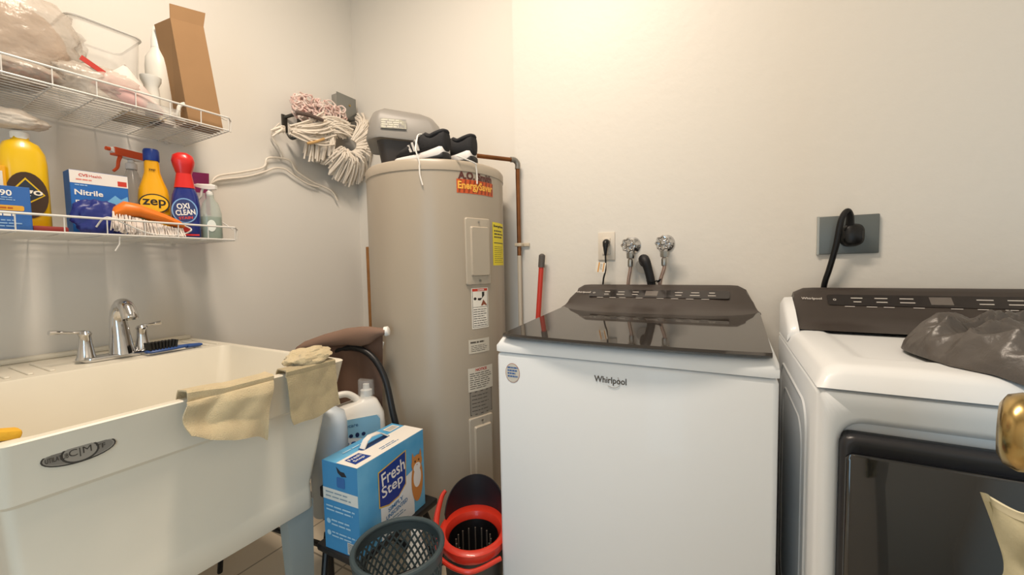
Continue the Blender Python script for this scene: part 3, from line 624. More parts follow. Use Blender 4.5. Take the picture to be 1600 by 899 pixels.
m = MB(); m.tube([(-.12, -.004, .02), (-.10, -.024, .05), (-.05, -.028, .028), (.0, -.03, .006), (.06, -.03, .003), (.10, -.024, .012), (.125, -.01, .03), (.10, .0, .045)], .0025, WIRE, 6, smooth=5); o = m.build('wire_loop'); o.location = c + Vector((.0, -.005, 0)); o.rotation_euler = (0, 0, PI / 2); tag(o, 'thin white wire loop around the scrub brush', 'wire')
def trigger(parent, z, m_, m2, sc=1, ph=0):
    M = RZ(ph) @ T(0, 0, z) @ Matrix.Scale(sc, 4); b = MB()
    b.lathe([(.015, 0), (.015, .018), (.009, .022), (.008, .03)], m_, 16, M, cap=True)
    b.loft([[Vector((x, y * w_, zz + hh * s1)) for y, s1 in ((-1, -1), (1, -1), (1, .5), (.5, 1), (-.5, 1), (-1, .5))] for x, w_, zz, hh in ((-.03, .010, .042, .010), (-.01, .011, .043, .013), (.02, .010, .045, .012), (.05, .008, .050, .009), (.058, .006, .051, .006))], m_, M)
    b.lathe([(.006, 0), (.006, .012), (0, .012)], m2, 10, M @ T(.056, 0, .051) @ RY(90), cap=True); b.build('spray_head', parent)
    b = MB(); b.tube([(.028, 0, .04), (.036, 0, .018), (.040, 0, -.002), (.052, 0, -.016)], [.006, .005, .0045, .004], m2, 8, M, smooth=4); b.build('trigger', parent)
# clear spray bottle
c = put(215, -1.90, ZL); c.y = P(208, 300, X=-1.90).y
t = thing('spray_bottle', 'clear spray bottle with an orange trigger behind the yellow bottle', 'bottle', c, 0)
m = MB(); m.lathe([(0, 0), (.04, 0), (.042, .005), (.042, .13), (.035, .19), (.018, .235), (.014, .25)], mat('#c9c6bf', .15, alpha=.45, spec=.8), 28, cap=True); m.build('body', t); trigger(t, .25, mat('#e2e0da', .4), mat('#dd5422', .4), 1.1, -72)
m = MB(); q = RZ(-72) @ T(0, 0, .25); m.loft([[Vector((x, y * .013, .052 + s1 * .013)) for y, s1 in ((-1, -1), (1, -1), (1, 1), (-1, 1))] for x in (-.035, .055)], mat('#dd5422', .4), q); m.build('nozzle_cover', t)
# yellow contoured bottle
c = Vector((-1.80, P(240, 300, X=-1.80).y, ZL)); t = thing('cleaner_bottle', 'golden yellow contoured bottle with dark blue cap and round logo on the lower shelf', 'bottle', c, facing(c.x, c.y, 0))
ZY = mat('#e8a70c', .3, coat=.3); m = MB(); m.loft([oval(*q) for q in ((.038, .026, 0), (.042, .030, .006), (.043, .031, .10), (.043, .030, .14), (.040, .029, .17), (.030, .024, .20), (.022, .02, .23), (.021, .019, .262), (.018, .018, .272))], ZY); m.build('body', t, ang=50)
m = MB(); m.lathe([(.0215, .27), (.0225, .272), (.0225, .305), (.020, .311), (0, .311)], mat('#1c3b8c', .35), 24, cap=True); m.build('cap', t)
m = MB(); F = T(0, -.0318, 0); NV = mat('#1d1a18', .4); m.ell(0, .118, .041, .034, NV, F, -.0005); m.ell(0, .118, .037, .030, mat('#efb91a', .4), F, -.0010); m.text('zep', 0, .118, .030, NV, F, -.0016, bold=.018, width=.062); m.rect(-.038, .062, .038, .080, mat('#2d5e50', .5), F, -.0009); m.text('CLEANER', 0, .071, .010, WT, F, -.0014, bold=.02, width=.06); m.lines(-.036, .012, .036, .055, 5, mat('#7a6418', .5), F)
m.build('label_sticker', t, smooth=False, fix=False); m = MB(); F2 = T(0, -.0212, 0); m.text('zep', 0, .236, .008, NV, F2, -.002, bold=.02, width=.018); m.build('neck_label', t, smooth=False, fix=False)
# stain remover
c = Vector((-1.755, P(289, 330, X=-1.755).y + .004, ZL)); t = thing('stain_remover_bottle', 'dark blue spray bottle with red spray head beside the golden yellow bottle', 'bottle', c, facing(c.x, c.y, -4))
m = MB(); m.loft([oval(*q) for q in ((.036, .024, 0), (.040, .028, .006), (.041, .029, .06), (.042, .029, .12), (.038, .027, .155), (.028, .023, .185), (.016, .016, .21))], mat('#1d2c78', .25, coat=.3)); m.build('body', t, ang=50)
RED = mat('#d2201c', .35, coat=.3); m = MB(); m.loft([oval(*q) for q in ((.031, .026, .182), (.028, .024, .20), (.024, .022, .225), (.022, .021, .240))], RED)
m.loft([oval(*q) for q in ((.020, .018, .225), (.026, .026, .245), (.031, .032, .262), (.034, .036, .278), (.030, .032, .298), (.016, .02, .308), (.004, .005, .309))], RED); m.build('spray_head', t, ang=50)
m = MB(); F = T(0, -.0293, 0); m.ell(-.002, .098, .037, .045, mat('#7fa9d8', .4), F); m.ell(-.002, .098, .033, .041, mat('#2d3a6e', .4), F, -.001); m.text('OXI', -.006, .114, .020, WT, F, -.0016, bold=.03, width=.036, rot=.12); m.text('CLEAN', 0, .092, .020, WT, F, -.0016, bold=.03, width=.056, rot=.12); m.text('STAIN', 0, .072, .010, mat('#d2402c', .4), F, -.0016, bold=.03, width=.04, rot=.12)
m.rect(-.030, .022, .012, .040, mat('#a42a22', .4), F, -.0012); m.rect(-.034, .008, .036, .014, RED, F, -.0012); m.build('label_sticker', t, smooth=False, fix=False)
# pink pack
c = Vector((-1.93, P(306, 300, X=-1.93).y, ZL)); t = thing('pink_pouch', 'pink pouch behind the red topped spray bottle', 'pouch', c, facing(c.x, c.y, 0))
m = MB(); m.loft([[Vector((p[0] * k, p[1] * e, z)) for p in rrect(-.045, -.018, .045, .018, .012)] for z, k, e in ((0, .9, 1), (.02, 1, 1), (.15, 1, .9), (.24, 1.0, .3), (.285, 1.05, .06))], mat('#b5347c', .4)); m.build('pouch_body', t)
m = MB(); m.rect(-.03, .05, .03, .20, mat('#e3d7dd', .5), T(0, -.019, 0)); m.build('pouch_label', t, smooth=False, fix=False)
# green liquid bottle
c = Vector((-1.75, P(330, 340, X=-1.75).y, ZL)); t = thing('spray_bottle', 'small clear spray bottle of green liquid at the right end of the lower shelf', 'bottle', c, facing(c.x, c.y, 0))
m = MB(); m.loft([oval(*q) for q in ((.030, .022, 0), (.034, .025, .006), (.034, .025, .10), (.026, .020, .135), (.013, .013, .155), (.012, .012, .17))], mat('#b9c4ba', .12, alpha=.45, spec=.8)); m.build('body', t, ang=50)
m = MB(); m.loft([oval(*q) for q in ((.029, .021, .003), (.032, .023, .008), (.032, .023, .085))], mat('#7d9a86', .2, alpha=.75)); m.build('liquid', t, ang=50); trigger(t, .165, mat('#e2e0da', .4), mat('#e2e0da', .4), .8, 150)
m = MB(); m.ell(0, .05, .014, .022, mat('#dfe5de', .5), T(0, -.0258, 0)); m.build('label_sticker', t, smooth=False, fix=False)
m = MB(); m.box((0, 0, .008), (.05, .07, .016), mat('#8c2f2a', .6), bev=.004); o = m.build('soap_box'); o.location = (-1.745, .385, ZL); tag(o, 'small flat red box at the foot of the large yellow bottle', 'box')
a = P(186, 381, X=-1.69); m = MB(); m.tube([(-1.69, a.y + .003, 1.2845), (-1.69, a.y + .001, 1.262), (-1.69, a.y - .010, 1.240)], .002, WIRE, 6); o = m.build('loose_wire'); tag(o, 'short loose white wire dangling under the lower shelf', 'wire')

# ------------------------------------------------------------------ mop, hanger, junction box on the left wall
jb = thing('junction_box', 'grey metal electrical box on the left wall behind the mop head', 'electrical box', (XL, 1.67, 2.12))
m = MB(); m.box((.025, -.015, .0), (.05, .125, .125), STEEL, bev=.006); m.build('housing', jb)
m = MB(); m.box((.052, -.015, .0), (.004, .135, .135), mat('#8d8e8a', .35, metal=.7), bev=.002); ob = m.build('cover_plate', jb)
m = MB(); m.lathe([(.006, 0), (.006, .004), (0, .004)], BRASS, 12, T(.054, .005, .015) @ RY(90), cap=True); m.build('screw', ob)
# wall hook
hk = thing('wall_hook', 'dark metal coat hook on the left wall carrying the mop head and hanger', 'hook', (XL, 1.30, 1.93))
m = MB(); DMT = mat('#4b4a46', .4, metal=.7); m.box((.004, 0, 0), (.008, .03, .09), DMT, bev=.003); m.build('back_plate', hk)
m = MB(); m.tube([(.004, 0, .03), (.05, .03, .045), (.08, .03, .02), (.082, .02, -.06), (.06, .0, -.085), (.045, -.012, -.065)], [.008, .009, .01, .01, .009, .006], DMT, 10, smooth=5); m.build('hook_arm', hk)
mp = thing('string_mop', 'off white string mop head hanging on the hook above the hanger', 'mop', (XL + .09, 1.55, 1.93))
r = random.Random(11); YN = mat('#ece2d4', .95, bump=.6, bscale=500, bdist=.002); PKY = mat('#e3beb6', .95, bump=.5, bscale=500, bdist=.002, col2='#ecdfd6', vscale=30)
def mw(px, py, dx=.0): q = P(px, py, X=XL + .09 + dx); return q - Vector((XL + .09, 1.55, 1.93))
m = MB(); cnt = 0
for k in range(480):     # wreath of cut ends, fanned outward around the hole
    th = r.uniform(-160, 75) if k % 3 else r.uniform(-140, 10); th = math.radians(th)
    rx0, ry0 = 12, 10; f_ = r.choice((.6, .8, 1, 1)) ; lx = r.uniform(36, 46) * f_; ly = r.uniform(46, 58) * f_
    cx, cy = 545, 228; d0 = r.uniform(-.03, .03)
    p0 = mw(cx + rx0 * math.cos(th), cy - ry0 * math.sin(th), .02 + d0); p2 = mw(cx + lx * math.cos(th) + r.uniform(-3, 3), cy - ly * math.sin(th) + r.uniform(-2, 6), d0 * .5 - .02)
    p1 = (p0 + p2) / 2 + Vector((.035 + r.uniform(0, .03), r.uniform(-.01, .01), .018))
    m.tube([p0, p1, p2 + Vector((0, 0, -.004))], .0050, YN, 6, smooth=3)
for k in range(120):    # left bundle of long strands
    a_ = r.uniform(0, 1); p0 = mw(455 + r.uniform(-4, 12), 196 + a_ * 14, .05 + r.uniform(-.03, .02)); p2 = mw(505 + r.uniform(-8, 22), 180 + a_ * 40 + r.uniform(-8, 8), r.uniform(-.02, .05)); p1 = (p0 + p2) / 2 + Vector((r.uniform(0, .03), 0, -.02 * a_ - .01))
    m.tube([p0, p1, p2], .0045, YN, 5, smooth=3)
for k in range(90):     # tuft dropping in the middle
    x0 = r.uniform(476, 520); p0 = mw(x0, 205 + r.uniform(-8, 6), .02); p2 = mw(x0 + r.uniform(-4, 6), 232 + r.uniform(0, 22), r.uniform(-.02, .03)); m.tube([p0, (p0 + p2) / 2 + Vector((.02, 0, .01)), p2], .0045, YN, 5, smooth=3)
for k in range(90):     # tuft linking the clump to the wreath
    p0 = mw(500 + r.uniform(-12, 10), 190 + r.uniform(-8, 20), .03); p2 = mw(535 + r.uniform(-12, 20), 200 + r.uniform(-10, 18), r.uniform(-.02, .05)); m.tube([p0, (p0 + p2) / 2 + Vector((.02, 0, .012)), p2], .0045, YN, 5, smooth=3)
for k in range(26): 
    p0 = mw(445, 203 + r.uniform(-5, 6), .02); p2 = mw(427 + r.uniform(-4, 8), 207 + r.uniform(-5, 6), r.uniform(-.02, .02)); m.tube([p0, (p0 + p2) / 2 + Vector((.012, 0, .01)), p2], .004, YN, 5, smooth=2)
o = m.build('yarn', mp, smooth=True, fix=False); o['kind'] = 'stuff'
m = MB()
for k in range(240):
    cx, cy = r.uniform(462, 538), r.uniform(158, 190); cy += (cx - 495) * .30; p0 = mw(cx, cy, r.uniform(-.03, .04)); a_ = r.uniform(0, 2 * PI); rad = r.uniform(.018, .032)
    m.tube([p0 + Vector((r.uniform(-.01, .01), math.cos(a_ + q) * rad, math.sin(a_ + q) * rad * .8)) for q in (0, 1, 2, 2.8)], .0042, PKY, 5, smooth=3)
for k in range(12):
    p0 = mw(472, 158, .0); a_ = r.uniform(0, 6.28); m.tube([p0 + Vector((r.uniform(-.01, .01), math.cos(a_ + q) * .018, math.sin(a_ + q) * .022)) for q in (0, 1, 2, 3)], .004, PKY, 5, smooth=3)
o = m.build('pink_yarn', mp, fix=False); o['kind'] = 'stuff'; o['label'] = 'faded pink looped yarn at the top of the mop head'
m = MB(); m.tube([mw(462, 176, .06), mw(482, 180, .075), mw(504, 188, .06)], [.010, .011, .009], mat('#5a4a44', .5), 10, smooth=3); m.build('clamp_bar', mp)
m = MB(); m.tube([mw(480, 224, .06), mw(492, 222, .07), mw(506, 217, .06)], .007, mat('#c9a26a', .8), 8, smooth=3); m.build('binding_band', mp)
# hanger
def hw_(px, py): return P(320 + px / 4.493, 120 + py / 4.493, X=XL + .022) - Vector((XL + .022, 1.28, 1.70))
hg = thing('coat_hanger', 'thin white plastic coat hanger hanging from the hook on the left wall', 'hanger', (XL + .022, 1.28, 1.70)); HM = mat('#e6ddcf', .35)
m = MB(); m.tube([hw_(500, 335) + Vector((.03, 0, 0)), hw_(462, 385) + Vector((.012, 0, 0)), hw_(475, 430), hw_(515, 495), hw_(540, 565)], .0035, HM, 8, smooth=5); m.build('hook', hg)
m = MB(); m.tube([hw_(30, 790), hw_(50, 738), hw_(100, 695), hw_(250, 672), hw_(410, 636), hw_(440, 572), hw_(540, 572), hw_(605, 598), hw_(645, 665), hw_(760, 742), hw_(885, 800), hw_(930, 870)], .0048, HM, 8, smooth=5)
m.tube([hw_(50, 745), hw_(110, 722), hw_(300, 700), hw_(430, 664), hw_(490, 642), hw_(560, 648), hw_(620, 690), hw_(720, 752), hw_(800, 775)], .0045, HM, 8, smooth=5); m.build('frame', hg)

# ------------------------------------------------------------------ on top of the heater
GR = mat('#77746f', .45); GR2 = mat('#5f5b57', .5)
lt = thing('litter_tray', 'grey plastic litter tray with overhanging hood behind the sneakers on the heater', 'litter tray', (-1.345, 1.475, HZ + .001), math.atan2(-1.475, 1.345) + PI / 2)
m = MB(); m.loft([[Vector((p[0] * k, p[1] * k, z)) for p in rrect(-.15, -.125, .15, .125, .04, 6)] for z, k in ((0, .74), (.01, .78), (.19, .98), (.195, 1.02))], mat('#3f3b39', .5)); m.build('tub', lt, ang=50)  # tub grey darkened to paint in the shade under the hood overhang
m = MB()
def hood(z, kx, ky, sh): return [Vector((p[0] * kx + sh, p[1] * ky, z + .018 * math.cos(p[0] * 9) + (-.015 if p[0] > .1 else 0))) for p in rrect(-.17, -.14, .17, .14, .055, 8)]
m.loft([hood(.155, .98, .98, .0), hood(.148, 1.06, 1.04, 0), hood(.157, 1.09, 1.06, 0), hood(.245, .90, .94, -.015), hood(.272, .80, .88, -.02), hood(.284, .66, .78, -.025), hood(.288, .45, .55, -.025)], mat('#8a8680', .42)); m.build('hood', lt, ang=60)
m = MB(); F = face((-.065, -.1415, .215), (0, -1, .16)); m.rect(-.055, -.022, .055, .022, mat('#9c9a86', .5, col2='#7d7a76', vscale=60), F, -.006); m.lines(-.05, -.02, .05, .020, 4, mat('#c0bdaf', .5), F, y=-.0068, fill=.6); m.build('tray_sticker', lt, smooth=False, fix=False)
UP = mat('#222224', .85, bump=.6, bscale=260, bdist=.002); SOLE = mat('#e0dcd8', .5); OUT = mat('#232325', .6)
def sneaker(label, heel, toe):
    d = toe - heel; L = d.length; t = thing('sneaker', label, 'shoe', (heel.x, heel.y, HZ + .002), math.atan2(d.y, d.x))
    def sec(x, w_, z0, z1, n=20, e=.6): return [Vector((x * L, w_ * math.copysign(abs(math.cos(q)) ** e, math.cos(q)), (z0 + z1) / 2 + (z1 - z0) / 2 * math.copysign(abs(math.sin(q)) ** e, math.sin(q)))) for q in [2 * PI * i / n for i in range(n)]]
    m = MB(); m.loft([sec(x, w_, z0, z1, e=.5) for x, w_, z0, z1 in ((.0, .015, .022, .044), (.012, .026, .006, .05), (.06, .034, .0035, .05), (.3, .034, .003, .040), (.5, .036, .003, .034), (.72, .046, .003, .03), (.88, .042, .006, .03), (.96, .030, .012, .03), (1.0, .012, .018, .028))], SOLE); m.build('midsole', t, ang=60)
    m = MB(); m.loft([sec(x, w_, z0, z1, e=.5) for x, w_, z0, z1 in ((-.012, .012, .008, .026), (.0, .028, -.0005, .026), (.08, .036, -.001, .014), (.5, .036, -.001, .010), (.72, .047, -.001, .010), (.95, .030, .004, .012))], OUT); m.build('outsole', t, ang=60)
    m = MB(); m.loft([sec(x, w_, .030, z1, e=.8) for x, w_, z1 in ((-.016, .016, .100), (-.004, .026, .110), (.05, .032, .108), (.12, .035, .098), (.22, .036, .093), (.30, .037, .100), (.38, .038, .114), (.46, .038, .105), (.56, .039, .090), (.68, .042, .074), (.80, .041, .062), (.92, .032, .052), (.985, .014, .040))], UP); m.build('upper', t, ang=60)
    m = MB(); m.tube([(.004, -.014, .106), (.004, .014, .106), (.03, .027, .098), (.06, .026, .093), (.088, .016, .106), (.088, -.016, .106), (.06, -.026, .093), (.03, -.027, .098)], .0080, mat('#2a2a2c', .9), 8, closed=True, smooth=5); m.build('collar', t)
    for sd in (-1, 1):
        m = MB()
        for k in range(3):
            x = L * (.40 + .075 * k); m.add([(x, sd * .0385, .040), (x + .010, sd * .0385, .040), (x + .026, sd * .034, .086 - k * .008), (x + .016, sd * .034, .086 - k * .008), (x, sd * .042, .040), (x + .010, sd * .042, .040), (x + .026, sd * .0385, .086 - k * .008), (x + .016, sd * .0385, .086 - k * .008)], [[0, 1, 2, 3], [4, 5, 6, 7], [0, 4, 7, 3], [1, 5, 6, 2], [0, 1, 5, 4], [3, 2, 6, 7]], mat('#bfbcb8', .5))
        m.build('side_stripes', t, ang=30)
    m = MB()
    for k in range(5): x = L * (.44 + .065 * k); m.tube([(x, -.022, .108 - k * .011), (x + .005, 0, .112 - k * .0105), (x, .022, .108 - k * .011)], .0025, mat('#e9e5de', .8), 6, smooth=3)
    m.build('laces', t); return t, L
h1, t1 = Vector((-.962, 1.262, 0)), Vector((-1.215, 1.262, 0)); h2, t2 = Vector((-.905, 1.365, 0)), Vector((-1.16, 1.37, 0))
s1_, L1 = sneaker('black sneaker with three pale stripes on the heater, left of the pair', h1, t1)
s2_, L2 = sneaker('black sneaker with three pale stripes on the heater, right of the pair', h2, t2)
def hang_lace(t, pts):
    q = t.matrix_world
    M = (Matrix.Translation(t.location) @ Matrix.Rotation(t.rotation_euler[2], 4, 'Z')).inverted()
    m = MB(); m.tube([M @ p for p in pts], .0028, mat('#e9e5de', .8), 6, smooth=5); m.build('hanging_lace', t)
def tp(px, py, o=.006):
    a_, z_ = tank_at(px, py); return Vector((HX + (HR + o) * math.cos(a_), HY + (HR + o) * math.sin(a_), z_))
f1 = tp(656, 262); hang_lace(s1_, [Vector((-1.062, 1.262, HZ + .112)), Vector((-1.068, 1.225, HZ + .104)), Vector((-1.052, 1.195, HZ + .07)), Vector((-1.038, 1.172, HZ + .03)), f1 + Vector((0, 0, .02)), f1, tp(657, 275), tp(661, 290)])
f2 = tp(741, 262); hang_lace(s2_, [Vector((-.935, 1.30, HZ + .02)), Vector((-.912, 1.262, HZ + .008)), tp(739, 256, .012) , tp(742, 262, .008), tp(744, 275), tp(744, 288)])
# ------------------------------------------------------------------ copper pipe
COP = mat('#8c5a35', .38, metal=.75, var=.3, vscale=14); SOLD = mat('#8f8d87', .35, metal=.8)
cp = thing('copper_pipe', 'copper water pipe running from the heater top and down the back wall', 'pipe', (-.865, YB - .03, 0)); C0 = T(.865, -(YB - .03), 0)
e = P(826, 248, Y=YB - .03); s0 = P(745, 243.5, Z=e.z); s1 = P(692, 241, Z=e.z); top = Vector((-.866, YB - .03, e.z))
dirn = Vector((-1.30, 1.56, e.z)); m = MB(); m.tube([top + (s0 - top).normalized() * .012, s0, s0.lerp(s1, .85), s0.lerp(s1, .97) + Vector((0, 0, -.006)), s1 + Vector((0, 0, -.03)), Vector((s1.x, s1.y, HZ + .002))], .0095, COP, 12, C0); m.build('horizontal_run', cp)
m = MB(); m.tube([top + (s0 - top).normalized() * .035, top + (s0 - top).normalized() * .015, top + Vector((0, 0, -.015)), top + Vector((0, 0, -.04))], .0125, SOLD, 12, C0, smooth=4); m.build('elbow', cp)
m = MB(); m.tube([top + Vector((0, 0, -.02)), Vector((-.866, YB - .03, 1.215))], .0095, COP, 12, C0); m.build('riser', cp)
m = MB(); m.tube([Vector((-.866, YB - .03, 1.215)), Vector((-.866, YB - .03, .0))], .0095, mat('#c9bdaa', .45), 12, C0); m.build('painted_riser', cp)
zc_ = P(828, 382, Y=YB - .03).z; m = MB(); m.box((-.866, YB - .028, zc_), (.034, .034, .016), mat('#cdbfa8', .5), C0, bev=.004); m.box((-.84, YB - .006, zc_), (.034, .010, .016), mat('#cdbfa8', .5), C0, bev=.002); m.build('pipe_clamp', cp)
# red mop handle behind washer
a = P(847, 398, Y=1.66); b = P(836, 490, Y=1.64); d = (a - b).normalized(); z0 = b - d * ((b.z - .02) / d.z); z0 = Vector((b.x - .05, 1.61, .012))
dd = (a - z0).normalized()
rh = thing('mop_pole', 'red pole with grey rubber grip standing between heater and washing machine', 'pole', (z0.x, z0.y, 0)); N0 = T(-z0.x, -z0.y, 0)
m = MB(); k = (a - z0).length; m.tube([z0, z0 + dd * (k - .055)], .0115, mat('#c23a2b', .35), 14, N0); m.build('shaft', rh)
m = MB(); m.tube([z0 + dd * (k - .058), z0 + dd * (k - .004), z0 + dd * k, z0 + dd * (k + .004)], [.0145, .0145, .011, .004], mat('#57524e', .6), 14, N0); m.build('grip', rh)
# wood strip behind heater
m = MB(); zt = P(575, 386, Y=1.735).z; xw = P(575.5, 386, Y=1.735).x; m.box((xw - .001, 1.735, zt / 2), (.022, .02, zt), mat('#9c6c3a', .6, var=.2, vscale=20), bev=.002); o = m.build('wood_strip'); tag(o, 'thin brown wooden strip standing in the corner left of the heater', 'wood strip')

# ------------------------------------------------------------------ wall fittings
OUTW = mat('#d9d0c2', .4)
q = P(948, 385, Y=YB); oc = thing('wall_outlet', 'ivory wall outlet plate left of the two water valves', 'outlet', (q.x, YB, q.z)); m = MB(); m.box((0, -.003, .0), (.072, .006, .118), OUTW, bev=.002); m.build('cover_plate', oc)
m = MB(); m.box((0, -.008, .02), (.034, .006, .03), OUTW, bev=.002); m.box((0, -.008, -.02), (.034, .006, .03), OUTW, bev=.002); m.build('socket', oc)
pc = thing('power_cord', 'black plug and cord in the outlet left of the valves', 'power cord', (q.x, YB - .01, q.z)); a = P(947, 381, Y=YB - .035) - Vector((q.x, YB - .01, q.z))
m = MB(); m.tube([(a.x, -.004, a.z + .006), (a.x, -.028, a.z + .004), (a.x, -.036, a.z - .02), (a.x, -.036, a.z - .05)], [.012, .014, .009, .004], BLACK, 12, smooth=4); m.build('plug', pc)
m = MB(); m.tube([(a.x, -.036, a.z - .045), (a.x, -.036, a.z - .11), (a.x - .012, -.034, a.z - .17), (a.x - .02, -.012, a.z - .35)], .0036, BLACK, 8, smooth=4); m.build('cord', pc)
tg = thing('cord_tag', 'white and orange paper tag wrapped on the black cord above the washer', 'tag', (q.x, YB - .045, q.z)); m = MB(); F = face((a.x - .016, -.010, a.z - .098), (0, -1, 0)) @ RY(10); m.rect(-.024, -.022, .018, .020, mat('#e6e0d4', .6), F, 0); m.rect(-.024, -.022, .018, .020, mat('#e6e0d4', .6), F, .0008); m.rect(-.013, -.022, -.008, .019, mat('#d99a3c', .6), F, -.0005); m.rect(.008, -.018, .012, .020, mat('#d99a3c', .6), F, -.0005); m.lines(-.005, -.01, .006, .015, 4, mat('#b8b2a8', .6), F); m.build('paper', tg, smooth=False, fix=False)
def valve(px, py, label):
    q = P(px, py, Y=YB); v = thing('water_valve', label, 'valve', (q.x, YB, q.z), 0, None)
    m = MB(); m.lathe([(.036, .0), (.034, .004), (.022, .012), (.015, .02), (.012, .022)], CHROME, 28, RX(90), cap=True); m.build('escutcheon', v)
    hx = P(px - 12, py + 3, Y=YB - .06).x - q.x; m = MB(); m.tube([(0, -.01, 0), (0, -.045, 0)], .011, CHROME, 14); m.tube([(0, -.035, 0), (0, -.07, 0)], .008, CHROME, 12); m.tube([(0, -.04, -.005), (0, -.04, -.04)], .012, CHROME, 12); m.lathe([(.014, -.052), (.0155, -.045), (.0155, -.03), (.011, -.028)], STEEL, 8, T(0, -.04, -.002), cap=True); m.build('body', v)
    m = MB(); hub = Vector((0, -.074, 0)); ring = []
    for k in range(32):
        a_ = 2 * PI * k / 32; rr_ = .024 + .003 * math.cos(8 * a_); ring.append(hub + Vector((rr_ * math.cos(a_), 0, rr_ * math.sin(a_))))
    m.tube(ring, .0042, CHROME, 8, closed=True)
    for k in range(8): a_ = PI * k / 4; m.tube([hub, hub + Vector((.024 * math.cos(a_), -.002, .024 * math.sin(a_)))], .0022, CHROME, 6)
    m.lathe([(.009, 0), (.009, .008), (.005, .011), (0, .011)], CHROME, 14, T(hub.x, hub.y + .002, hub.z) @ RX(90), cap=True)
    m.build('handwheel', v); return q
q1 = valve(988, 384, 'chrome round handled water valve above the washer, nearer the ivory outlet'); q2 = valve(1040, 381, 'chrome round handled water valve above the washer, farther from the outlet')
for q_, dx, lb in ((q1, -.012, 'braided steel hose hanging from the valve nearer the outlet'), (q2, -.020, 'braided steel hose hanging from the valve farther from the outlet')):
    h_ = thing('water_hose', lb, 'hose', (q_.x, YB - .04, q_.z - .056)); m = MB(); m.tube([(0, 0, .002), (0, 0, -.04), (dx * .8, .004, -.10), (dx * 1.2, .012, -.22), (dx, .012, -.45)], .0068, mat('#b79d90', .35, metal=.7, bump=.8, bscale=300, bdist=.002), 10, smooth=5); m.build('hose_body', h_)
    m = MB(); m.lathe([(.0095, -.032), (.0105, -.028), (.0105, -.006), (.0085, .0)], STEEL, 12, cap=True); m.build('ferrule', h_)
q = P(1010, 407, Y=YB); dp = thing('drain_hose', 'black drain hose hooked into the wall pipe between the water valves', 'hose', (q.x, YB, q.z))
m = MB(); m.tube([(-.006, -.004, -.010), (-.004, -.035, .004), (.006, -.052, -.006), (.016, -.05, -.04), (.026, -.045, -.09), (.030, -.035, -.16), (.030, -.02, -.35)], [.020, .021, .019, .0165, .016, .016, .016], BLK2, 14, smooth=6)
m.build('hose_body', dp); m = MB(); m.tube([(.010, -.05, -.082), (.03, -.064, -.086), (.048, -.05, -.082), (.062, -.048, -.076), (.048, -.04, -.088)], .0028, BLACK, 6, smooth=4); m.build('zip_tie', dp)
m = MB(); m.tube([(q.x - .010, YB + .002, q.z - .02), (q.x - .012, YB - .014, q.z - .024)], .030, mat('#ded5c8', .45), 24); o = m.build('drain_pipe'); tag(o, 'white pipe stub in the wall holding the black drain hose', 'pipe')
q = P(1323, 367, Y=YB); oc = thing('dryer_outlet', 'grey metal dryer outlet plate on the wall above the dryer', 'outlet', (q.x, YB, q.z)); m = MB(); m.box((0, -.006, 0), (.160, .012, .126), mat('#6d7373', .4, metal=.5), bev=.003); m.box((-.078, -.006, 0), (.006, .014, .128), mat('#b3b5b1', .4, metal=.5)); m.build('cover_plate', oc)
dc = thing('power_cord', 'thick black plug and cord looping from the grey dryer outlet', 'power cord', (q.x, YB - .012, q.z))
m = MB(); m.loft([[Vector((p[0] + .008, y, p[1])) for p in rrect(-.030 * k, -.040 * k, .030 * k, .034 * k, .024 * k, 6)] for y, k in ((-.001, 1), (-.028, .96), (-.038, .7))], BLACK); m.build('plug', dc, ang=50)
c_ = lambda x, y, Y: P(x, y, Y=Y) - Vector((q.x, YB - .012, q.z))
m = MB(); m.tube([c_(1328, 352, 1.665), c_(1328, 336, 1.655), c_(1323, 330, 1.645), c_(1314, 345, 1.64), c_(1306, 385, 1.65), c_(1296, 420, 1.665), c_(1287, 450, 1.68), c_(1283, 500, 1.688)], [.012, .010, .0085, .0085, .0085, .0085, .0085, .0085], BLACK, 10, smooth=6); m.build('cord', dc)

# ------------------------------------------------------------------ black garbage bag on dryer
gb = thing('garbage_bag', 'crumpled dark grey plastic garbage bag lying on top of the dryer', 'bag', (.68, 1.22, .955)); BAGM = mat('#524d49', .36, spec=.6, bump=.3, bscale=34, bdist=.01)
TL = P(1436, 500, Z=.99); FL = P(1446, 572, Z=.955); FR = P(1600, 612, Z=.95)
def bagf(u, v):
    # u across (left to right), v front to back
    x0_ = .372 - .03 * math.sin(PI * min(1, v * 1.2)) + .05 * v * v
    x = x0_ + (.86 - x0_) * u; k_f = min(1, (x - .34) / .12); yfr = 1.115 - .175 * k_f ** .8 - .02 * u; ybk = 1.40 + .03 * u
    p = Vector((x, yfr + (ybk - yfr) * v, 0))
    e = min(1, u / .10) * min(1, v / .15) * min(1, (1 - v) / .14); e = max(0, e) ** .55
    wv = p.y + .05 * noise.noise(p * 6); q = Vector((p.x * 3.2, wv * 17 - p.x * 5, 0)); rg = 1 - abs(noise.noise(q)) * 3
    r2 = 1 - abs(noise.noise(Vector((p.x * 7 + p.y * 9, wv * 24 + p.x * 9, 3)))) * 3; r3 = 1 - abs(noise.noise(Vector((p.x * 22 + p.y * 14, wv * 40, 7)))) * 3
    h_ = (.052 + .016 * noise.noise(p * 5) + .020 * rg + .010 * r2 + .004 * r3 + .010 * v) * e
    p.z = .9615 + max(h_, 0) - max(0, 1.0 - p.y) * .25
    return p - Vector((.68, 1.22, .955))
m = MB(); m.grid(bagf, 150, 130, BAGM); m.build('bag_film', gb, ang=80)
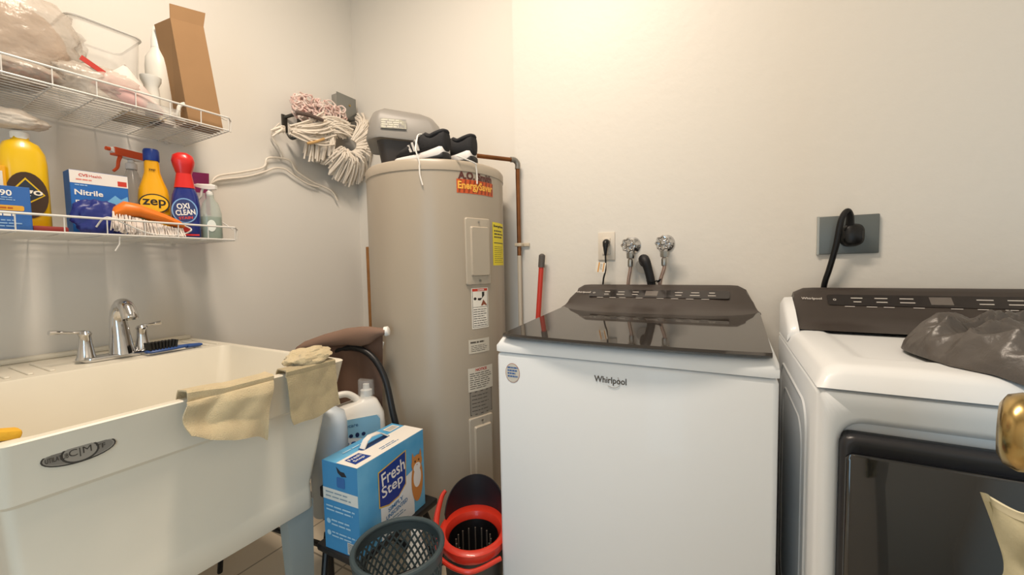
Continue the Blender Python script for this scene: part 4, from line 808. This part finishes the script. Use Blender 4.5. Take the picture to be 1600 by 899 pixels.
def tail(u, v):
    x = .45 + .41 * u; y0 = 1.07 - .12 * u; k = v
    p = Vector((x, y0 - .02 * k - .03 * u * k, .957 + .018 * (1 - k) * math.sin(PI * u) - .020 * u * k * k + .006 * noise.noise(Vector((u * 14, v * 3, 2))))); return p - Vector((.68, 1.22, .955))
# ------------------------------------------------------------------ door leaf with brass knob and canvas bag, right edge
kn = P(1574, 671, Y=.50); dvec = Vector((math.sin(math.radians(25.5)), math.cos(math.radians(25.5)), 0)); nrm = Vector((-dvec.y, dvec.x, 0))
face_pt = Vector((kn.x, kn.y, 0)) - nrm * .058
dl = struct(bpy.data.objects.new('door_1', None)); C.objects.link(dl); dl.location = (face_pt.x, face_pt.y, 0); dl.rotation_euler = (0, 0, math.atan2(dvec.y, dvec.x))
m = MB(); m.box((-.34, -.0225, 1.01), (.80, .035, 2.0), mat('#e4e2dc', .45), bev=.002); m.build('door_leaf', dl)
m = MB(); m.lathe([(.032, 0), (.030, .006), (.012, .010), (.011, .028), (.020, .032), (.031, .044), (.0335, .056), (.030, .064), (.022, .068), (.012, .064), (0, .062)], BRASS, 32, T(0, -.005, kn.z) @ RX(-90), cap=True); ob = m.build('door_knob', dl, ang=50)
cbp = [P(x, y, Y=.60) for x, y in ((1531, 769), (1640, 778), (1640, 960), (1556, 960))]
cv = thing('canvas_bag', 'beige canvas cloth bag hanging at the right edge below the brass knob', 'bag', tuple(cbp[0])); m = MB()
def cvf(u, v):
    p = bil(cbp, u, v); p = p + Vector((0, .012 * math.sin(u * 9 + v * 2) + .02 * noise.noise(Vector((u * 2, v * 3, 1))), 0)); p.z -= .012 * math.sin(PI * u) * (1 - v); p.x += -.012 * math.sin(v * 2.2) * (1 - u) * -1.2 ; return p - cbp[0]
m.grid(cvf, 30, 30, mat('#c9c4a6', .9, bump=.4, bscale=90, bdist=.002), thick=.004); m.build('bag_body', cv, ang=60)
m = MB(); m.grid(lambda u, v: cvf(u, v * .07) + Vector((0, -.0025, .001)), 30, 3, mat('#d2cdb2', .9), thick=.003); ob = m.build('hem', cv, ang=60)
m = MB(); m.tube([cvf(.75, .02), cvf(.8, .0) + Vector((0, -.03, .10)), Vector((kn.x + .02, kn.y, kn.z + .02)) - cbp[0]], .004, mat('#c9c4a6', .9), 6, smooth=4); m.build('strap', cv)

# ------------------------------------------------------------------ black step stool, boxes and jugs
BT = mat('#1a1a1c', .4); st = thing('step_stool', 'black folding metal step stool under the cat litter carton', 'stool', (-1.15, .98, 0)); Q0 = T(1.15, -.98, 0); TZ = .325
m = MB(); m.box((-1.02, .925, TZ - .012), (.185, .36, .024), BT, Q0, bev=.006); m.build('lower_tread', st)
m = MB(); m.box((-1.26, 1.0, TZ - .012), (.27, .30, .024), BT, Q0, bev=.006); m.build('upper_tread', st)
ft = Vector((-.985, 1.190, .02)); m = MB(); m.tube([ft, (-1.056, 1.10, .388), (-1.088, 1.065, .60), (-1.14, 1.07, .76), (-1.21, 1.06, .845), (-1.31, 1.04, .86), (-1.40, 1.02, .80), (-1.43, 1.01, .60), (-1.45, 1.03, .02)], .012, BT, 12, Q0, smooth=6); m.build('handrail', st)
m = MB(); m.box((ft.x, ft.y - .004, .035), (.034, .034, .07), BLACK, Q0, bev=.010, seg=3); m.build('foot', st)
m = MB(); m.tube([(-1.125, .80, .01), (-1.125, .80, .455)], .010, BT, 10, Q0); m.tube([(-1.125, .80, .30), (-.95, .78, .30), (-.93, .80, .01)], .010, BT, 10, Q0); m.tube([(-1.125, .80, .40), (-1.42, .98, .42)], .008, BT, 10, Q0); m.tube([(-1.12, .79, .33), (-1.06, .70, .02)], .010, BT, 10, Q0); m.tube([(-1.12, .81, .26), (-1.60, .72, .30), (-1.7, .74, .02)], .009, BT, 10, Q0); m.build('leg_frame', st)
m = MB(); m.box((-1.125, .80, .462), (.030, .034, .036), BLK2, Q0, bev=.005); m.build('hinge_cap', st)
# cat litter carton
A, B, Cc = Vector((-.928, .744, 0)), Vector((-.944, 1.043, 0)), Vector((-1.071, .762, 0))
cl = thing('cat_litter_box', 'blue cat litter carton with a plastic handle on the black stool', 'box', ((B.x + Cc.x) / 2, (B.y + Cc.y) / 2, TZ + .0005), math.atan2(B.y - A.y, B.x - A.x))
hw, hd, hh = .150, .0715, .272; LB = mat('#4d9fd0', .4, col2='#6fb7df', vscale=6); DB = mat('#173a8a', .4); GD = mat('#d8b456', .4)
m = MB(); m.box((0, 0, hh / 2), (hw * 2, hd * 2, hh), LB, None, bev=.0015, seg=1); m.build('carton', cl)
m = MB(); F = T(0, -hd - .0005, 0)
m.poly([(-.065, .0), (.09, .0), (.09, .155), (-.065, .125)], mat('#dfe6e8', .5), F, -.0003)
sh = lambda e: [(-.068 - e, .112 - e), (-.03, .100 - e * 1.2), (.015, .104 - e * 1.2), (.048 + e, .128 - e), (.052 + e, .235 + e), (-.068 - e, .218 + e)]
m.poly(sh(.004), GD, F, -.0006); m.poly(sh(0), DB, F, -.0010)
m.text('Fresh', -.006, .194, .042, WT, F, -.0016, bold=.012, width=.105, rot=.09); m.text('Step', -.012, .148, .046, WT, F, -.0016, bold=.012, width=.095, rot=.09)
m.text('SIMPLY', .0, .085, .014, mat('#3577ac', .5), F, -.0014, bold=.02, width=.07, rot=.1); m.text('UNSCENTED', .005, .066, .014, mat('#3577ac', .5), F, -.0014, bold=.02, width=.10, rot=.1); m.lines(-.05, .035, .06, .052, 2, mat('#7d9db5', .5), F)
OC = mat('#c98644', .6); m.ell(.108, .11, .030, .075, OC, F, -.0013); m.ell(.108, .172, .028, .026, OC, F, -.0015); m.poly([(.082, .185), (.094, .196), (.086, .214)], OC, F, -.0015); m.poly([(.134, .185), (.122, .196), (.130, .214)], OC, F, -.0015)
m.ell(.108, .155, .018, .016, WT, F, -.0019); m.ell(.108, .12, .020, .035, WT, F, -.0017); m.ell(.099, .178, .003, .004, BLACK, F, -.002); m.ell(.118, .178, .003, .004, BLACK, F, -.002); m.ell(.108, .164, .003, .002, mat('#b06a5a', .5), F, -.0022)
m.build('front_print', cl, smooth=False, fix=False)
m = MB(); F = T(-hw - .0005, 0, 0) @ RZ(-90); m.rect(-hd, 0, hd, hh, mat('#3a87bd', .5), F, -.0002); m.rect(-hd, .155, hd, .19, mat('#cfd4d2', .5), F, -.0006); m.lines(-.06, .16, .06, .185, 2, mat('#7b94a6', .5), F, fill=.3); m.poly([(-.012, .262), (.006, .25), (.020, .25), (.03, .238), (.010, .235), (-.006, .244)], mat('#1b1f2b', .5), F); m.poly(rrect(-.012, .20, .022, .232, .006), mat('#2b62a3', .5), F, -.0009)
for k, (z0_, z1_) in enumerate(((.118, .142), (.075, .10), (.04, .062))): m.lines(-.04 if k else -.06, z0_, .06, z1_, 2 if k else 2, mat('#9cc4df', .5), F, seed=20 + k, fill=.4); m.ell(-.053, (z0_ + z1_) / 2, .008, .008, mat('#9cc4df', .5), F) if k else None
m.rect(.022, .004, .052, .040, mat('#c9cdca', .5), F, -.0008); m.lines(.025, .008, .05, .038, 9, mat('#5a5f63', .5), F, fill=.5); m.build('side_print', cl, smooth=False, fix=False)
m = MB(); F = T(0, 0, hh + .0005) @ RX(-90); WTT = mat('#e8e3db', .5); m.rect(-hw, -hd, hw, .012, WTT, F, -.0004); m.poly([(-.135, -.050), (-.075, -.052), (-.078, -.002), (-.13, .0)], DB, F, -.0009); m.text('Fresh', -.105, -.014, .014, WT, F, -.0014, bold=.01, width=.045); m.text('Step', -.105, -.034, .015, WT, F, -.0014, bold=.01, width=.04)
m.lines(-.03, -.055, .06, -.035, 2, mat('#3577ac', .5), F, fill=.3); m.rect(.085, .02, .135, .055, WTT, F, -.0008); m.rect(.09, .025, .13, .05, mat('#b9b5ad', .5), F, -.001); m.lines(-.10, .035, .02, .048, 1, mat('#a9cfe6', .5), F, fill=.5); m.poly(rrect(-.062, -.004, .062, .022, .01), mat('#2a4f86', .5), F, -.0007); m.build('top_print', cl, smooth=False, fix=False)
m = MB(); m.loft([[Vector((x, y, z)), Vector((x, y + .020, z)), Vector((x + nx * .003, y + .020, z - .003)), Vector((x + nx * .003, y, z - .003))] for x, y, z, nx in ((-.055, -.002, hh + .003, 1), (-.040, -.002, hh + .024, 1), (-.02, -.002, hh + .032, 0), (.02, -.002, hh + .028, 0), (.055, -.002, hh + .004, -1))], mat('#e6e2dc', .4)); m.build('handle', cl, ang=50)
# big detergent jug
c = Vector((-1.262, 1.035, TZ)); t = thing('detergent_jug', 'white detergent jug with clear cap standing behind the litter carton', 'jug', c, facing(c.x, c.y, 6))
JW = mat('#e6e4de', .35); m = MB()
def jr(x0, x1, hd_, z, r=.022): return [Vector((p[0], p[1], z)) for p in rrect(x0, -hd_, x1, hd_, min(r, hd_ * .9), 5)]
m.loft([jr(-.095, .098, .052, 0), jr(-.100, .102, .056, .008), jr(-.100, .102, .056, .25), jr(-.096, .100, .052, .285), jr(-.080, .088, .042, .315), jr(.005, .078, .034, .335, .02), jr(.018, .062, .022, .345, .018), jr(.020, .060, .020, .36, .018)], JW); m.build('body', t, ang=50)
m = MB(); m.tube([(-.085, 0, .29), (-.088, 0, .335), (-.07, 0, .362), (-.03, 0, .366), (.0, 0, .345), (.012, 0, .325)], [.016, .013, .0125, .0125, .014, .016], JW, 14, smooth=6); m.build('handle', t)
m = MB(); m.lathe([(.022, .350), (.022, .372), (.013, .376), (.012, .395), (0, .396)], WT, 24, T(.042, 0, 0), cap=True); ob = m.build('spout', t); m = MB(); m.lathe([(.031, .352), (.030, .410), (.028, .413), (0, .413)], mat('#e2e6e8', .08, alpha=.28, spec=.9), 28, T(.042, 0, 0)); m.build('clear_cap', t)
m = MB(); F = T(-.0, -.0565, 0); m.poly(rrect(-.085, .06, .080, .285, .012), mat('#dfe6ea', .5), F, -.0005); m.poly([(-.085, .23), (.080, .19), (.080, .268), (.068, .285), (-.075, .285), (-.085, .272)], mat('#8cc0dd', .5), F, -.0008); m.text('Lifecare', -.03, .262, .014, mat('#3b6a94', .5), F, -.0014, bold=.01)
nv = mat('#1e2c55', .5)
for k in range(5): m.ell(-.07 + k * .022, .222, .007, .007 + .002 * (k % 2), nv, F, -.0014)
for k in range(4): m.ell(-.066 + k * .024, .195, .009, .005, mat('#3d62a0', .5), F, -.0014)
m.text('320', .045, .197, .018, nv, F, -.0014, bold=.03); m.lines(-.08, .155, .07, .178, 2, mat('#9a7d7d', .5), F, seed=31); m.lines(-.08, .07, .07, .135, 4, mat('#a9afb4', .5), F, seed=32); m.ell(.03, .146, .008, .008, mat('#a83a2c', .5), F, -.0014); m.build('label_sticker', t, smooth=False, fix=False)
# milky jug
c = Vector((-1.215, .880, TZ)); t = thing('milky_jug', 'translucent bluish white jug between the tub corner and the litter carton', 'jug', c, facing(c.x, c.y, 0))
m = MB(); m.loft([oval(*q) for q in ((.058, .046, 0), (.062, .050, .008), (.062, .050, .19), (.060, .049, .195), (.062, .050, .20), (.061, .049, .31), (.054, .044, .345), (.030, .026, .362), (.019, .019, .368), (.018, .018, .375))], mat('#c3cdd6', .35)); m.build('body', t, ang=50)
m = MB(); m.lathe([(.020, .370), (.020, .392), (0, .392)], WT, 20, cap=True); m.build('cap', t)
# brown board
bd = thing('ironing_board', 'narrow brown fabric covered board with a white end cap leaning on the heater', 'ironing board', (-1.33, 1.03, .885)); BR = mat('#7d6455', .9, bump=.3, bscale=200, bdist=.001); K0 = Vector((-1.33, 1.03, .885))
tip = P(603, 518, Y=1.098); base = P(466, 545, Y=.93)
m = MB(); rings = []
for k, (f, hu, hl) in enumerate(((0, .010, .006), (.08, .020, .012), (.3, .026, .022), (.55, .030, .034), (.72, .028, .048), (.82, .024, .042), (.93, .016, .016), (1.0, .012, .013))):
    p = base.lerp(tip, f) - K0; p.z += .012 * math.sin(PI * f); d_ = (tip - base).normalized(); s_ = Vector((-d_.y, d_.x, 0)).normalized()
    rings.append([p + s_ * .022 * math.cos(q) + Vector((0, 0, (hu if math.sin(q) > 0 else hl) * math.sin(q))) for q in [2 * PI * i / 18 for i in range(18)]])
m.loft(rings, BR); m.build('fabric_cover', bd, ang=70)
m = MB(); d_ = (tip - base).normalized(); m.tube([tip - K0 - d_ * .004, tip - K0 + d_ * .010, tip - K0 + d_ * .013], [.0185, .0175, .012], WT, 18); m.build('end_cap', bd)
m = MB(); m.grid(lambda u, v: (base.lerp(tip, .25 + .62 * u) - K0) + Vector((.0 - .02 * v, .035 + .006 * math.sin(u * 14), -.01 - .34 * v)), 24, 10, mat('#6b5244', .9), thick=.004); m.build('hanging_fabric', bd)
m = MB(); m.tube([P(598, 535, Y=1.12) - K0, P(588, 578, Y=1.12) - K0], .006, WT, 8); m.build('support_rod', bd)

# ------------------------------------------------------------------ basket
BK = mat('#3a4649', .45); bk = thing('mesh_basket', 'dark grey diamond mesh plastic wastebasket in front of the cat litter carton', 'basket', (-.775, .755, 0)); RT, RB_, BH = .116, .085, .42
m = MB(); m.tube([Vector((RT * math.cos(2 * PI * k / 48), RT * math.sin(2 * PI * k / 48), BH)) for k in range(48)], .0075, BK, 10, closed=True)
m.lathe([(RT + .002, BH - .03), (RT + .006, BH)], BK, 48); m.lathe([(RT - .003, BH - .03), (RT - .002, BH)], BK, 48); m.build('rim', bk)
m = MB(); nb = 34; zt_, zb_ = BH - .028, .035
def bpt(a_, z, dr=0): rr_ = RB_ + (RT - RB_) * z / BH + dr; return Vector((rr_ * math.cos(a_), rr_ * math.sin(a_), z))
for s1 in (-1, 1):
    for k in range(nb):
        m.tube([bpt(2 * PI * k / nb + s1 * 2.1 * j / 26, zt_ + (zb_ - zt_) * j / 26) for j in range(27)], .0030, BK, 4)
m.build('mesh_wall', bk)
m = MB(); m.lathe([(0, .0), (RB_, 0), (RB_ + .003, .04), (RB_ - .001, .04), (RB_ - .003, .006), (0, .006)], BK, 40); m.build('bottom', bk)
m = MB(); m.tube([(-.05, .03, .012), (-.03, -.03, .25), (-.018, -.045, .34)], .010, BLACK, 8); m.tube([(-.018, -.045, .34), (.04, .02, .352)], .008, BLACK, 8); o = m.build('black_brush_handle'); o.location = (-.775, .755, .0); tag(o, 'black handle standing inside the mesh wastebasket', 'handle')
m = MB(); r = random.Random(3); o = blob('paper_trash', (-.775, .755, .075), (.066, .066, .068), mat('#cfcbc2', .8), 5.5, .25, .15, flat=-.068); tag(o, 'crumpled white paper in the bottom of the mesh wastebasket', 'trash')
c = P(652, 806, Y=.93); t = bottle('white_bottle', 'white bottle whose cap shows just behind the mesh wastebasket', (c.x, .925, 0), [(0, 0), (.035, 0), (.036, .26), (.018, .30), (.016, .31)], JW, cap=[(.018, .305), (.018, .34), (.014, .345), (0, .345)], capm=WT)

# ------------------------------------------------------------------ mop bucket
BG = mat('#3c3b39', .5); mb_ = thing('mop_bucket', 'dark grey mop bucket with red wringer between heater and washing machine', 'bucket', (-.722, 1.035, 0), math.radians(28)); RDB = mat('#c8311f', .35, coat=.3)
BZ = .30
def ov(rx, ry, z, n=36, sh=0): return [Vector((rx * math.cos(2 * PI * i / n), ry * math.sin(2 * PI * i / n) + sh, z)) for i in range(n)]
m = MB(); m.loft([ov(.075, .085, 0), ov(.078, .088, .004), ov(.100, .118, BZ - .02), ov(.103, .122, BZ - .02), ov(.103, .122, BZ), ov(.097, .115, BZ), ov(.072, .080, .01)], BG); m.build('pail', mb_, ang=50)
m = MB(); m.loft([ov(.106, .125, BZ - .014), ov(.112, .131, BZ - .006), ov(.113, .132, BZ + .016), ov(.104, .122, BZ + .024), ov(.090, .096, BZ + .023, sh=-.016), ov(.083, .089, BZ + .010, sh=-.016), ov(.080, .086, BZ - .02, sh=-.016)], RDB, cap=False); m.build('red_rim', mb_, ang=50)
m = MB(); m.loft([ov(.079, .085, BZ + .002, sh=-.016), ov(.060, .062, BZ - .10, sh=-.02), ov(.02, .02, BZ - .12, sh=-.022), ov(.001, .001, BZ - .121, sh=-.022)], BLACK, cap=False)
for k in range(16):
    a_ = 2 * PI * k / 16; m.box((.056 * math.cos(a_), .056 * math.sin(a_) - .022, BZ - .05), (.004, .004, .09), mat('#5d564e', .5), None)
m.build('wringer_basket', mb_, ang=50)
m = MB(); 
def back(u, v):
    a_ = PI * (.04 + .92 * u); rr_ = 1 + .05 * v; return Vector((.098 * math.cos(a_) * rr_, .02 + .098 * math.sin(a_) * rr_, BZ + .012 + .12 * v * math.sin(PI * (.02 + .96 * u)) ** .5))
m.grid(back, 28, 8, mat('#1d1f24', .4), thick=.004); m.build('splash_guard', mb_, ang=60)
m = MB(); m.tube([(-.118, -.02, BZ + .0), (-.128, .03, BZ + .03), (-.120, .085, BZ + .07), (-.108, .10, BZ + .085)], [.009, .010, .008, .006], RDB, 10, smooth=5); m.tube([(-.118, -.02, BZ), (-.09, -.10, BZ - .012), (.0, -.145, BZ - .018), (.09, -.10, BZ - .012)], .007, RDB, 10, smooth=6); m.build('handle', mb_)
